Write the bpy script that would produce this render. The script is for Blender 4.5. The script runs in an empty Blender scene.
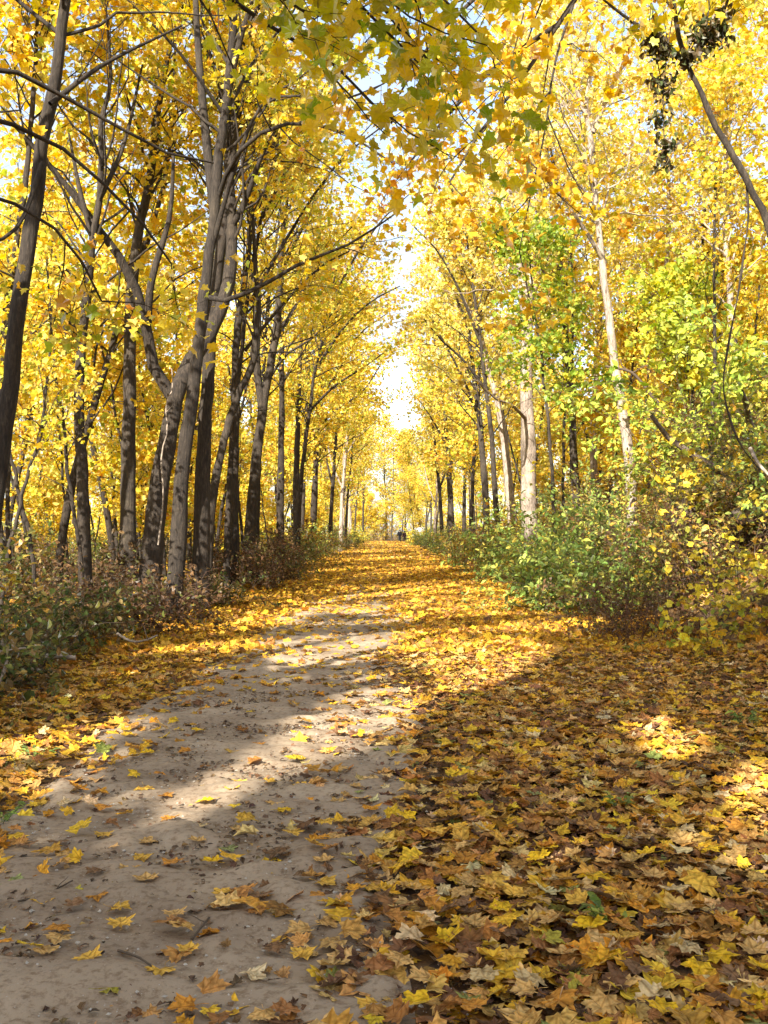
import bpy, math, random
import numpy as np

# ------------------------------------------------------------------ basics
S = bpy.context.scene
COL = S.collection
F = 1000.0                      # focal length in pixels of the 768x1024 frame
VPX, HOR, EYE = 388.0, 532.0, 1.6
SUN_EL, SUN_AZ = 34.0, 26.0     # sun stands behind the left shoulder
se, sa = math.radians(SUN_EL), math.radians(SUN_AZ)
TO_SUN = np.array([-math.sin(sa) * math.cos(se), -math.cos(sa) * math.cos(se), math.sin(se)])


def smooth(a, b, x):
    t = np.clip((np.asarray(x, float) - a) / (b - a), 0, 1)
    return t * t * (3 - 2 * t)


def terrain(x, y):
    """height of the ground: level corridor, bank rising on the right, low berm on the left"""
    x = np.asarray(x, float); y = np.asarray(y, float)
    fade = 1 - 0.45 * smooth(50, 130, y)
    r = (2.5 * smooth(3.7, 8.6, x) + 4.5 * smooth(8.0, 30.0, x) + 5 * smooth(28, 90, x)) * fade
    l = 0.28 * smooth(-3.3, -5.2, x) - 0.5 * smooth(-6, -16, x) + 3.0 * smooth(-40, -120, x)
    n = 0.10 * np.sin(x * 1.3 + 0.7 * np.sin(y * 0.6)) * np.sin(y * 0.9 + 1.1) + 0.05 * np.sin(x * 2.9 + 1) * np.sin(y * 2.3)
    off = smooth(3.2, 5.0, np.abs(x))
    return r + l + n * off


def world(px, py, d):
    return np.array([(px - VPX) / F * d, d, EYE + (HOR - py) / F * d])


def nrm(v):
    return v / np.maximum(np.linalg.norm(v, axis=-1, keepdims=True), 1e-9)


# ------------------------------------------------------------------ materials
def nt(name):
    m = bpy.data.materials.new(name); m.use_nodes = True
    t = m.node_tree; t.nodes.clear()
    out = t.nodes.new('ShaderNodeOutputMaterial')
    return m, t, out


def N(t, kind, **kw):
    n = t.nodes.new(kind)
    for k, v in kw.items():
        if k.startswith('i_'):
            n.inputs[k[2:].replace('_', ' ')].default_value = v
        else:
            setattr(n, k, v)
    return n


def ramp(t, stops):
    r = t.nodes.new('ShaderNodeValToRGB')
    e = r.color_ramp.elements
    while len(e) < len(stops):
        e.new(0.5)
    for q, (p, c) in zip(e, stops):
        q.position = p; q.color = (*c, 1)
    return r


def mixrgb(t, fac, a, b, mode='MIX'):
    n = t.nodes.new('ShaderNodeMix'); n.data_type = 'RGBA'; n.blend_type = mode
    L = t.links
    for sock, v in ((n.inputs[0], fac), (n.inputs[6], a), (n.inputs[7], b)):
        if hasattr(v, 'links'):
            L.new(v, sock)
        elif isinstance(v, tuple):
            sock.default_value = (*v, 1)
        else:
            sock.default_value = v
    return n.outputs[2]


def leaf_material(name, trans, gloss_rough=0.5, spot=0.25, objcolor=False, tsat=1.12, veins=False):
    m, t, out = nt(name); L = t.links
    if objcolor:
        base = N(t, 'ShaderNodeObjectInfo').outputs['Color']
        tc = N(t, 'ShaderNodeTexCoord').outputs['Object']; sc = 4.5
    else:
        base = N(t, 'ShaderNodeAttribute', attribute_name='tint').outputs['Color']
        tc = N(t, 'ShaderNodeTexCoord').outputs['Object']; sc = 38.0
    no = N(t, 'ShaderNodeTexNoise', i_Scale=sc, i_Detail=2.0); L.new(tc, no.inputs['Vector'])
    rm = ramp(t, [(0.35, (1 - spot * 1.6,) * 3), (0.62, (1.05,) * 3)]); L.new(no.outputs['Fac'], rm.inputs[0])
    c = mixrgb(t, 1.0, base, rm.outputs[0], 'MULTIPLY')
    if veins:            # five main veins leaving the leaf stalk
        lv = tc if objcolor else N(t, 'ShaderNodeAttribute', attribute_name='leaf_xy').outputs['Vector']
        sx = N(t, 'ShaderNodeSeparateXYZ'); L.new(lv, sx.inputs[0])
        ab = N(t, 'ShaderNodeMath', operation='ABSOLUTE'); L.new(sx.outputs[0], ab.inputs[0])
        yy = N(t, 'ShaderNodeMath', operation='ADD'); L.new(sx.outputs[1], yy.inputs[0]); yy.inputs[1].default_value = 0.40
        dist = None
        for ang in (0.0, 40.0, 78.0):
            a1 = N(t, 'ShaderNodeMath', operation='MULTIPLY'); L.new(ab.outputs[0], a1.inputs[0]); a1.inputs[1].default_value = math.cos(math.radians(ang))
            a2 = N(t, 'ShaderNodeMath', operation='MULTIPLY_ADD'); L.new(yy.outputs[0], a2.inputs[0]); a2.inputs[1].default_value = -math.sin(math.radians(ang)); L.new(a1.outputs[0], a2.inputs[2])
            a3 = N(t, 'ShaderNodeMath', operation='ABSOLUTE'); L.new(a2.outputs[0], a3.inputs[0])
            if dist is None: dist = a3.outputs[0]
            else:
                mn = N(t, 'ShaderNodeMath', operation='MINIMUM'); L.new(dist, mn.inputs[0]); L.new(a3.outputs[0], mn.inputs[1]); dist = mn.outputs[0]
        rv = ramp(t, [(0.010, (0.72, 0.64, 0.55)), (0.05, (1, 1, 1))]); L.new(dist, rv.inputs[0])
        c = mixrgb(t, 1.0, c, rv.outputs[0], 'MULTIPLY')
    d = N(t, 'ShaderNodeBsdfDiffuse'); L.new(c, d.inputs['Color'])
    tr = N(t, 'ShaderNodeBsdfTranslucent')
    hs = N(t, 'ShaderNodeHueSaturation', i_Saturation=tsat, i_Value=1.1); L.new(c, hs.inputs['Color']); L.new(hs.outputs[0], tr.inputs['Color'])
    mx = N(t, 'ShaderNodeMixShader', i_Fac=trans); L.new(d.outputs[0], mx.inputs[1]); L.new(tr.outputs[0], mx.inputs[2])
    g = N(t, 'ShaderNodeBsdfGlossy', i_Roughness=gloss_rough)
    fr = N(t, 'ShaderNodeFresnel', i_IOR=1.35)
    mm = N(t, 'ShaderNodeMath', operation='MULTIPLY'); L.new(fr.outputs[0], mm.inputs[0]); mm.inputs[1].default_value = 0.3
    m2 = N(t, 'ShaderNodeMixShader'); L.new(mm.outputs[0], m2.inputs[0]); L.new(mx.outputs[0], m2.inputs[1]); L.new(g.outputs[0], m2.inputs[2])
    L.new(m2.outputs[0], out.inputs[0])
    return m


def bark_material(name, dark, mid, light, lichen=0.15, scale=9.0):
    m, t, out = nt(name); L = t.links
    tc = N(t, 'ShaderNodeTexCoord').outputs['Object']
    mp = N(t, 'ShaderNodeMapping'); mp.inputs['Scale'].default_value = (1, 1, 0.22); L.new(tc, mp.inputs['Vector'])
    n1 = N(t, 'ShaderNodeTexNoise', i_Scale=scale * 3.2, i_Detail=8.0, i_Roughness=0.72, i_Distortion=0.25); L.new(mp.outputs[0], n1.inputs['Vector'])
    r1 = ramp(t, [(0.34, dark), (0.50, mid), (0.66, light)]); L.new(n1.outputs['Fac'], r1.inputs[0])
    n2 = N(t, 'ShaderNodeTexNoise', i_Scale=1.7, i_Detail=5.0, i_Roughness=0.6); L.new(tc, n2.inputs['Vector'])
    r2 = ramp(t, [(0.50, (0, 0, 0)), (0.68, (1, 1, 1))]); L.new(n2.outputs['Fac'], r2.inputs[0])
    mu = N(t, 'ShaderNodeMath', operation='MULTIPLY'); L.new(r2.outputs[0], mu.inputs[0]); mu.inputs[1].default_value = lichen
    c = mixrgb(t, mu.outputs[0], r1.outputs[0], (light[0] * 1.35, light[1] * 1.38, light[2] * 1.25))
    b = N(t, 'ShaderNodeBsdfPrincipled', i_Roughness=0.9); L.new(c, b.inputs['Base Color'])
    bp = N(t, 'ShaderNodeBump', i_Strength=1.0, i_Distance=0.035); L.new(n1.outputs['Fac'], bp.inputs['Height']); L.new(bp.outputs[0], b.inputs['Normal'])
    L.new(b.outputs[0], out.inputs[0])
    return m


def plain(name, col, rough=0.85, var=0.25, scale=20.0):
    m, t, out = nt(name); L = t.links
    tc = N(t, 'ShaderNodeTexCoord').outputs['Object']
    n1 = N(t, 'ShaderNodeTexNoise', i_Scale=scale, i_Detail=4.0); L.new(tc, n1.inputs['Vector'])
    r1 = ramp(t, [(0.3, tuple(v * (1 - var) for v in col)), (0.7, tuple(v * (1 + var) for v in col))]); L.new(n1.outputs['Fac'], r1.inputs[0])
    b = N(t, 'ShaderNodeBsdfPrincipled', i_Roughness=rough); L.new(r1.outputs[0], b.inputs['Base Color'])
    L.new(b.outputs[0], out.inputs[0])
    return m


def ground_material():
    m, t, out = nt('leaf_mould'); L = t.links
    tc = N(t, 'ShaderNodeTexCoord').outputs['Object']
    wn = N(t, 'ShaderNodeTexNoise', i_Scale=9.0, i_Detail=2.0); L.new(tc, wn.inputs['Vector'])
    wv = mixrgb(t, 0.08, tc, wn.outputs['Color'])
    v = N(t, 'ShaderNodeTexVoronoi', i_Scale=15.0); L.new(wv, v.inputs['Vector'])
    sp = N(t, 'ShaderNodeSeparateColor'); L.new(v.outputs['Color'], sp.inputs[0])
    r = ramp(t, [(0.0, (0.055, 0.032, 0.016)), (0.3, (0.11, 0.060, 0.026)), (0.55, (0.17, 0.095, 0.036)), (0.78, (0.25, 0.14, 0.045)), (0.95, (0.36, 0.21, 0.05))])
    L.new(sp.outputs[0], r.inputs[0])
    n2 = N(t, 'ShaderNodeTexNoise', i_Scale=70.0, i_Detail=3.0); L.new(tc, n2.inputs['Vector'])
    r2 = ramp(t, [(0.35, (0.55,) * 3), (0.65, (1.1,) * 3)]); L.new(n2.outputs['Fac'], r2.inputs[0])
    c = mixrgb(t, 1.0, r.outputs[0], r2.outputs[0], 'MULTIPLY')
    b = N(t, 'ShaderNodeBsdfPrincipled', i_Roughness=0.95); L.new(c, b.inputs['Base Color'])
    bp = N(t, 'ShaderNodeBump', i_Strength=0.8, i_Distance=0.03); L.new(v.outputs['Distance'], bp.inputs['Height']); L.new(bp.outputs[0], b.inputs['Normal'])
    L.new(b.outputs[0], out.inputs[0])
    return m


def soil_material():
    m, t, out = nt('trodden_soil'); L = t.links
    tc = N(t, 'ShaderNodeTexCoord').outputs['Object']
    n0 = N(t, 'ShaderNodeTexNoise', i_Scale=1.1, i_Detail=4.0, i_Roughness=0.6); L.new(tc, n0.inputs['Vector'])
    r0 = ramp(t, [(0.35, (0.225, 0.168, 0.113)), (0.65, (0.36, 0.285, 0.20))]); L.new(n0.outputs['Fac'], r0.inputs[0])
    n1 = N(t, 'ShaderNodeTexNoise', i_Scale=26.0, i_Detail=6.0, i_Roughness=0.7); L.new(tc, n1.inputs['Vector'])
    r1 = ramp(t, [(0.36, (0.64, 0.57, 0.50)), (0.52, (1.05, 1.05, 1.05))]); L.new(n1.outputs['Fac'], r1.inputs[0])
    c = mixrgb(t, 1.0, r0.outputs[0], r1.outputs[0], 'MULTIPLY')
    v = N(t, 'ShaderNodeTexVoronoi', i_Scale=62.0); L.new(tc, v.inputs['Vector'])
    rv = ramp(t, [(0.10, (1, 1, 1)), (0.2, (0, 0, 0))]); L.new(v.outputs['Distance'], rv.inputs[0])
    sp = N(t, 'ShaderNodeSeparateColor'); L.new(v.outputs['Color'], sp.inputs[0])
    gt = N(t, 'ShaderNodeMath', operation='GREATER_THAN'); L.new(sp.outputs[0], gt.inputs[0]); gt.inputs[1].default_value = 0.86
    mu = N(t, 'ShaderNodeMath', operation='MULTIPLY'); L.new(gt.outputs[0], mu.inputs[0]); L.new(rv.outputs[0], mu.inputs[1])
    c2 = mixrgb(t, mu.outputs[0], c, (0.40, 0.37, 0.33))
    b = N(t, 'ShaderNodeBsdfPrincipled', i_Roughness=0.92); L.new(c2, b.inputs['Base Color'])
    n3 = N(t, 'ShaderNodeTexNoise', i_Scale=120.0, i_Detail=4.0); L.new(tc, n3.inputs['Vector'])
    ad = N(t, 'ShaderNodeMath', operation='MULTIPLY_ADD'); L.new(n3.outputs['Fac'], ad.inputs[0]); ad.inputs[1].default_value = 0.25; L.new(n1.outputs['Fac'], ad.inputs[2])
    bp = N(t, 'ShaderNodeBump', i_Strength=0.55, i_Distance=0.012); L.new(ad.outputs[0], bp.inputs['Height']); L.new(bp.outputs[0], b.inputs['Normal'])
    L.new(b.outputs[0], out.inputs[0])
    return m


M = dict(
    canopy=leaf_material('autumn_leaf', 0.50, spot=0.06),
    shrub=leaf_material('shrub_leaf', 0.30, spot=0.12, gloss_rough=0.6),
    fallen=leaf_material('fallen_leaf', 0.16, spot=0.30, gloss_rough=0.45, veins=True),
    fallen_one=leaf_material('fallen_leaf_single', 0.14, spot=0.30, objcolor=True, gloss_rough=0.45, veins=True),
    bark_dark=bark_material('bark_dark', (0.010, 0.007, 0.006), (0.030, 0.022, 0.016), (0.070, 0.053, 0.039), 0.25),  # colour darkened to stand in for missing shade from the left wood
    bark_grey=bark_material('bark_grey', (0.013, 0.0095, 0.007), (0.037, 0.028, 0.0205), (0.085, 0.066, 0.049), 0.4),
    bark_mid=bark_material('bark_mid', (0.010, 0.0075, 0.006), (0.027, 0.020, 0.015), (0.062, 0.048, 0.036), 0.35),
    bark_pale=bark_material('bark_pale', (0.085, 0.062, 0.048), (0.31, 0.25, 0.205), (0.50, 0.425, 0.36), 0.5),
    twig=plain('twig_brown', (0.085, 0.060, 0.040)),
    twig_red=plain('twig_russet', (0.12, 0.062, 0.040)),
    dead=plain('dead_wood', (0.25, 0.205, 0.165), 0.9, 0.45, 14),
    log=bark_material('rotten_log', (0.05, 0.038, 0.03), (0.12, 0.09, 0.068), (0.2, 0.16, 0.125), 0.2),
    ground=ground_material(), soil=soil_material(),
    rock=plain('pale_rock', (0.42, 0.39, 0.34), 0.9, 0.25, 3),
    grass=plain('grass_green', (0.10, 0.15, 0.03), 0.6, 0.3, 8),
)

# colours (linear) with weights
PAL_YEL = [((0.88, 0.645, 0.07), 5), ((0.91, 0.735, 0.16), 4), ((0.86, 0.55, 0.04), 2.4), ((0.66, 0.59, 0.06), 2.0), ((0.44, 0.50, 0.07), 1.8), ((0.64, 0.34, 0.06), .4)]
PAL_PALE = [((0.91, 0.72, 0.14), 5), ((0.92, 0.79, 0.30), 4), ((0.87, 0.60, 0.06), 2.0), ((0.66, 0.63, 0.11), 2.8), ((0.80, 0.53, 0.20), .7)]
PAL_GREENY = [((0.60, 0.60, 0.07), 4), ((0.84, 0.67, 0.07), 4), ((0.34, 0.45, 0.055), 1.6), ((0.90, 0.70, 0.09), 3.8)]
PAL_ORANGE = [((0.82, 0.49, 0.035), 5), ((0.86, 0.58, 0.05), 4), ((0.66, 0.33, 0.035), 1.8), ((0.66, 0.52, 0.05), 1)]
PAL_FALLEN = [((0.74, 0.45, 0.13), 4.4), ((0.78, 0.53, 0.21), 3.0), ((0.87, 0.55, 0.05), 3.2), ((0.54, 0.27, 0.075), 3.4), ((0.38, 0.185, 0.07), 2.8), ((0.21, 0.11, 0.058), 2.0), ((0.74, 0.35, 0.042), 2.0), ((0.34, 0.36, 0.10), .5), ((0.78, 0.62, 0.34), .7)]
PAL_FALLEN_Y = [((0.86, 0.54, 0.05), 5), ((0.74, 0.43, 0.07), 3), ((0.58, 0.31, 0.06), 2.2), ((0.38, 0.19, 0.06), 1.6), ((0.74, 0.36, 0.035), 2)]
PAL_MULCH = [((0.22, 0.12, 0.065), 3), ((0.14, 0.08, 0.05), 3), ((0.34, 0.18, 0.075), 2), ((0.50, 0.30, 0.11), 1)]
PAL_LEFTBRUSH = [((0.13, 0.14, 0.035), 3.8), ((0.15, 0.10, 0.04), 2.8), ((0.075, 0.11, 0.028), 3.2), ((0.32, 0.22, 0.08), 1.6), ((0.25, 0.25, 0.06), 1.4)]
PAL_BROWNBUSH = [((0.13, 0.075, 0.034), 4), ((0.21, 0.12, 0.055), 3), ((0.075, 0.046, 0.024), 3), ((0.16, 0.16, 0.045), 2.0)]
PAL_GREEN = [((0.20, 0.29, 0.065), 4), ((0.31, 0.40, 0.085), 3.4), ((0.12, 0.18, 0.045), 1.8), ((0.48, 0.50, 0.10), 2.2), ((0.58, 0.48, 0.08), .8)]
PAL_YELBUSH = [((0.84, 0.64, 0.06), 4), ((0.66, 0.56, 0.07), 3), ((0.34, 0.37, 0.06), 2), ((0.72, 0.42, 0.05), 1)]
PAL_MIXBUSH = [((0.42, 0.34, 0.09), 3), ((0.26, 0.28, 0.065), 3), ((0.68, 0.48, 0.08), 2), ((0.36, 0.20, 0.075), 2.4), ((0.72, 0.44, 0.07), 1)]


def pick(pal, n, rng, jit=0.14):
    c = np.array([p[0] for p in pal]); w = np.array([p[1] for p in pal], float)
    k = rng.choice(len(c), n, p=w / w.sum())
    return np.clip(c[k] * (1 + rng.normal(0, jit, (n, 1))) * (1 + rng.normal(0, 0.05, (n, 3))), 0.005, 0.95)


# ------------------------------------------------------------------ mesh building
class MB:
    def __init__(self):
        self.v = []; self.q = []; self.t = []; self.c = []; self.l = []; self.n = 0; self.hascol = False

    def add(self, v, quads=None, tris=None, col=None, lxy=None):
        if lxy is not None: self.l.append(lxy)
        v = np.asarray(v, np.float32).reshape(-1, 3)
        if quads is not None and len(quads): self.q.append(np.asarray(quads, np.int32).reshape(-1, 4) + self.n)
        if tris is not None and len(tris): self.t.append(np.asarray(tris, np.int32).reshape(-1, 3) + self.n)
        self.v.append(v); self.n += len(v)
        if col is not None:
            self.hascol = True; self.c.append(np.asarray(col, np.float32).reshape(-1, 3))

    def tubes(self, P, R, seg, lobes=0.0):
        """P (B,n,3) centre lines, R (B,n) radii"""
        P = np.asarray(P, float); R = np.asarray(R, float)
        if P.ndim == 2: P = P[None]; R = R[None]
        B, n, _ = P.shape
        T = nrm(np.gradient(P, axis=1))
        ax = nrm(P[:, -1] - P[:, 0])
        ref = np.where(np.abs(ax[:, 2:3]) < 0.8, np.array([[0, 0, 1.]]), np.array([[1., 0.2, 0]]))
        U = nrm(np.cross(T, ref[:, None, :])); V = np.cross(T, U)
        a = np.linspace(0, 2 * np.pi, seg, endpoint=False)
        ring = U[:, :, None] * np.cos(a)[:, None] + V[:, :, None] * np.sin(a)[:, None]
        k = 1.0
        if lobes:            # trunks are never round
            h = np.linspace(0, 1, n)[None, :, None]
            k = (1 + lobes * np.sin(3 * a + 9 * h) + lobes * .8 * np.sin(5 * a - 23 * h + 1) + lobes * .7 * np.sin(2 * a + 41 * h + 2))[..., None]
        v = P[:, :, None] + ring * R[:, :, None, None] * k
        i = np.arange(n - 1)[:, None] * seg; j = np.arange(seg)[None]; k = (j + 1) % seg
        q = np.stack([i + j, i + k, i + seg + k, i + seg + j], -1).reshape(-1, 4)
        Q = (q[None] + (np.arange(B) * n * seg)[:, None, None]).reshape(-1, 4)
        self.add(v.reshape(-1, 3), Q)

    def build(self, name, mat, parent=None, smooth_=False, origin=None):
        me = bpy.data.meshes.new(name)
        v = np.concatenate(self.v) if self.v else np.zeros((0, 3), np.float32)
        if origin is not None: v = v - np.asarray(origin, np.float32)
        q = np.concatenate(self.q) if self.q else np.zeros((0, 4), np.int32)
        t = np.concatenate(self.t) if self.t else np.zeros((0, 3), np.int32)
        me.vertices.add(len(v)); me.vertices.foreach_set('co', v.astype(np.float32).ravel())
        li = np.concatenate([q.ravel(), t.ravel()]).astype(np.int32)
        me.loops.add(len(li)); me.loops.foreach_set('vertex_index', li)
        st = np.concatenate([np.arange(len(q)) * 4, len(q) * 4 + np.arange(len(t)) * 3]).astype(np.int32)
        me.polygons.add(len(st)); me.polygons.foreach_set('loop_start', st)
        me.update(calc_edges=True)
        if smooth_: me.polygons.foreach_set('use_smooth', np.ones(len(st), bool))
        else: me.polygons.foreach_set('use_smooth', np.zeros(len(st), bool))
        if self.hascol:
            at = me.attributes.new('tint', 'FLOAT_COLOR', 'POINT')
            c = np.concatenate(self.c); at.data.foreach_set('color', np.concatenate([c, np.ones((len(c), 1), np.float32)], 1).ravel())
        if self.l:
            at = me.attributes.new('leaf_xy', 'FLOAT_VECTOR', 'POINT'); at.data.foreach_set('vector', np.concatenate(self.l).astype(np.float32).ravel())
        me.materials.append(mat)
        o = bpy.data.objects.new(name, me); COL.objects.link(o)
        if parent is not None: o.parent = parent
        return o


def tag(o, label, cat, group=None):
    o['label'] = label; o['category'] = cat
    if group: o['group'] = group
    return o


def thing(name, label, cat, loc, group=None):
    o = bpy.data.objects.new(name, None); COL.objects.link(o); o.location = loc
    o.empty_display_size = 0.2
    return tag(o, label, cat, group)


def struct(o, kind='structure'):
    o['kind'] = kind
    return o


def copy_tree(root, loc, rotz, scale, label, group):
    r = root.copy(); COL.objects.link(r); r.location = loc; r.rotation_euler = (0, 0, rotz); r.scale = (scale,) * 3
    r['label'] = label
    if group: r['group'] = group
    for ch in root.children:
        c = ch.copy(); COL.objects.link(c); c.parent = r
    return r


# ------------------------------------------------------------------ leaf outlines (x across, y along the leaf, base at 0)
def outline(kind):
    if kind == 'maple':      # five-lobed with teeth
        h = [(0.0, 0.0), (0.10, 0.03), (0.30, -0.08), (0.33, 0.06), (0.50, 0.16), (0.42, 0.22), (0.36, 0.31), (0.50, 0.44), (0.58, 0.60), (0.43, 0.60), (0.38, 0.69), (0.27, 0.60), (0.21, 0.58), (0.22, 0.74), (0.12, 0.80), (0.0, 1.0)]
    elif kind == 'maple_mid':
        h = [(0.0, 0.0), (0.30, -0.06), (0.50, 0.17), (0.35, 0.30), (0.55, 0.58), (0.22, 0.60), (0.0, 1.0)]
    elif kind == 'maple_far':
        h = [(0.0, 0.0), (0.45, 0.10), (0.30, 0.35), (0.45, 0.62), (0.0, 1.0)]
    elif kind == 'oval':
        h = [(0.0, 0.0), (0.20, 0.2), (0.27, 0.48), (0.16, 0.8), (0.0, 1.0)]
    else:                    # diamond
        h = [(0.0, 0.0), (0.34, 0.45), (0.0, 1.0)]
    r = np.array(h)
    l = r[1:-1][::-1] * [-1, 1]
    o = np.concatenate([r, l])
    return o - [0, 0.45]


def leaf_template(kind, fold=0.25, curl=0.2, seed=0, rag=0.0):
    """-> verts (k,3), tris ; fan from the centre"""
    o = outline(kind); rng = np.random.default_rng(seed)
    if rag: o = o + rng.normal(0, rag, o.shape)
    z = fold * np.abs(o[:, 0]) - curl * (o[:, 1] ** 2) * 1.6 + rng.normal(0, 0.03 if kind == 'maple' else 0.02, len(o))
    v = np.concatenate([np.c_[o, z], [[0, 0.0, -0.03]]])
    k = len(o)
    if kind == 'diamond':
        return v[:k], np.array([[0, 1, 2], [0, 2, 3]])
    i = np.arange(k)
    return v, np.stack([i, (i + 1) % k, np.full(k, k)], -1)


def place_leaves(mb, tmpl, pos, nor, head, size, col, lxy=False):
    tv, tt = tmpl
    n = len(pos)
    if n == 0: return
    nor = nrm(nor); y = nrm(head - nor * np.sum(head * nor, 1, keepdims=True)); x = np.cross(y, nor)
    R = np.stack([x, y, nor], 1)                       # rows: axes
    v = np.einsum('ki,nij->nkj', tv, R) * size[:, None, None] + pos[:, None]
    t = (tt[None] + (np.arange(n) * len(tv))[:, None, None]).reshape(-1, 3)
    mb.add(v.reshape(-1, 3), tris=t, col=np.repeat(col, len(tv), 0), lxy=np.tile(tv, (n, 1)) if lxy else None)


# ------------------------------------------------------------------ branching
def catmull(p, n):
    p = np.asarray(p, float)
    q = np.concatenate([[2 * p[0] - p[1]], p, [2 * p[-1] - p[-2]]])
    seg = np.linalg.norm(np.diff(p, axis=0), axis=1); cum = np.concatenate([[0], np.cumsum(seg)]) / seg.sum()
    s = np.linspace(0, 1, n); out = []
    for u in s:
        i = min(int(np.searchsorted(cum, u, 'right')) - 1, len(p) - 2)
        t = (u - cum[i]) / max(cum[i + 1] - cum[i], 1e-9)
        a, b, c, d = q[i], q[i + 1], q[i + 2], q[i + 3]
        out.append(0.5 * (2 * b + (c - a) * t + (2 * a - 5 * b + 4 * c - d) * t * t + (3 * b - a - 3 * c + d) * t ** 3))
    return np.array(out)


def grow(P0, D0, Ln, n, wob, up, rng):
    P = [P0]; d = nrm(D0); st = (Ln / (n - 1))[:, None]
    for i in range(1, n):
        d = nrm(d + rng.normal(0, wob, d.shape) + np.array([0, 0, up]))
        P.append(P[-1] + d * st)
    return np.stack(P, 1)


def along(P, t):
    """P (B,n,3), t (B,k) in 0..1 -> points, tangents (B,k,3)"""
    B, n, _ = P.shape
    f = t * (n - 1); i = np.clip(f.astype(int), 0, n - 2); w = (f - i)[..., None]
    b = np.arange(B)[:, None]
    a0 = P[b, i]; a1 = P[b, i + 1]
    return a0 * (1 - w) + a1 * w, nrm(a1 - a0)


def side_dirs(T, ang, rng, flat=0.5, up=0.15):
    r = rng.normal(0, 1, T.shape); r[..., 2] *= flat
    p = nrm(r - T * np.sum(r * T, -1, keepdims=True))
    d = T * np.cos(ang)[..., None] + p * np.sin(ang)[..., None]
    d[..., 2] += up
    return nrm(d)


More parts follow.
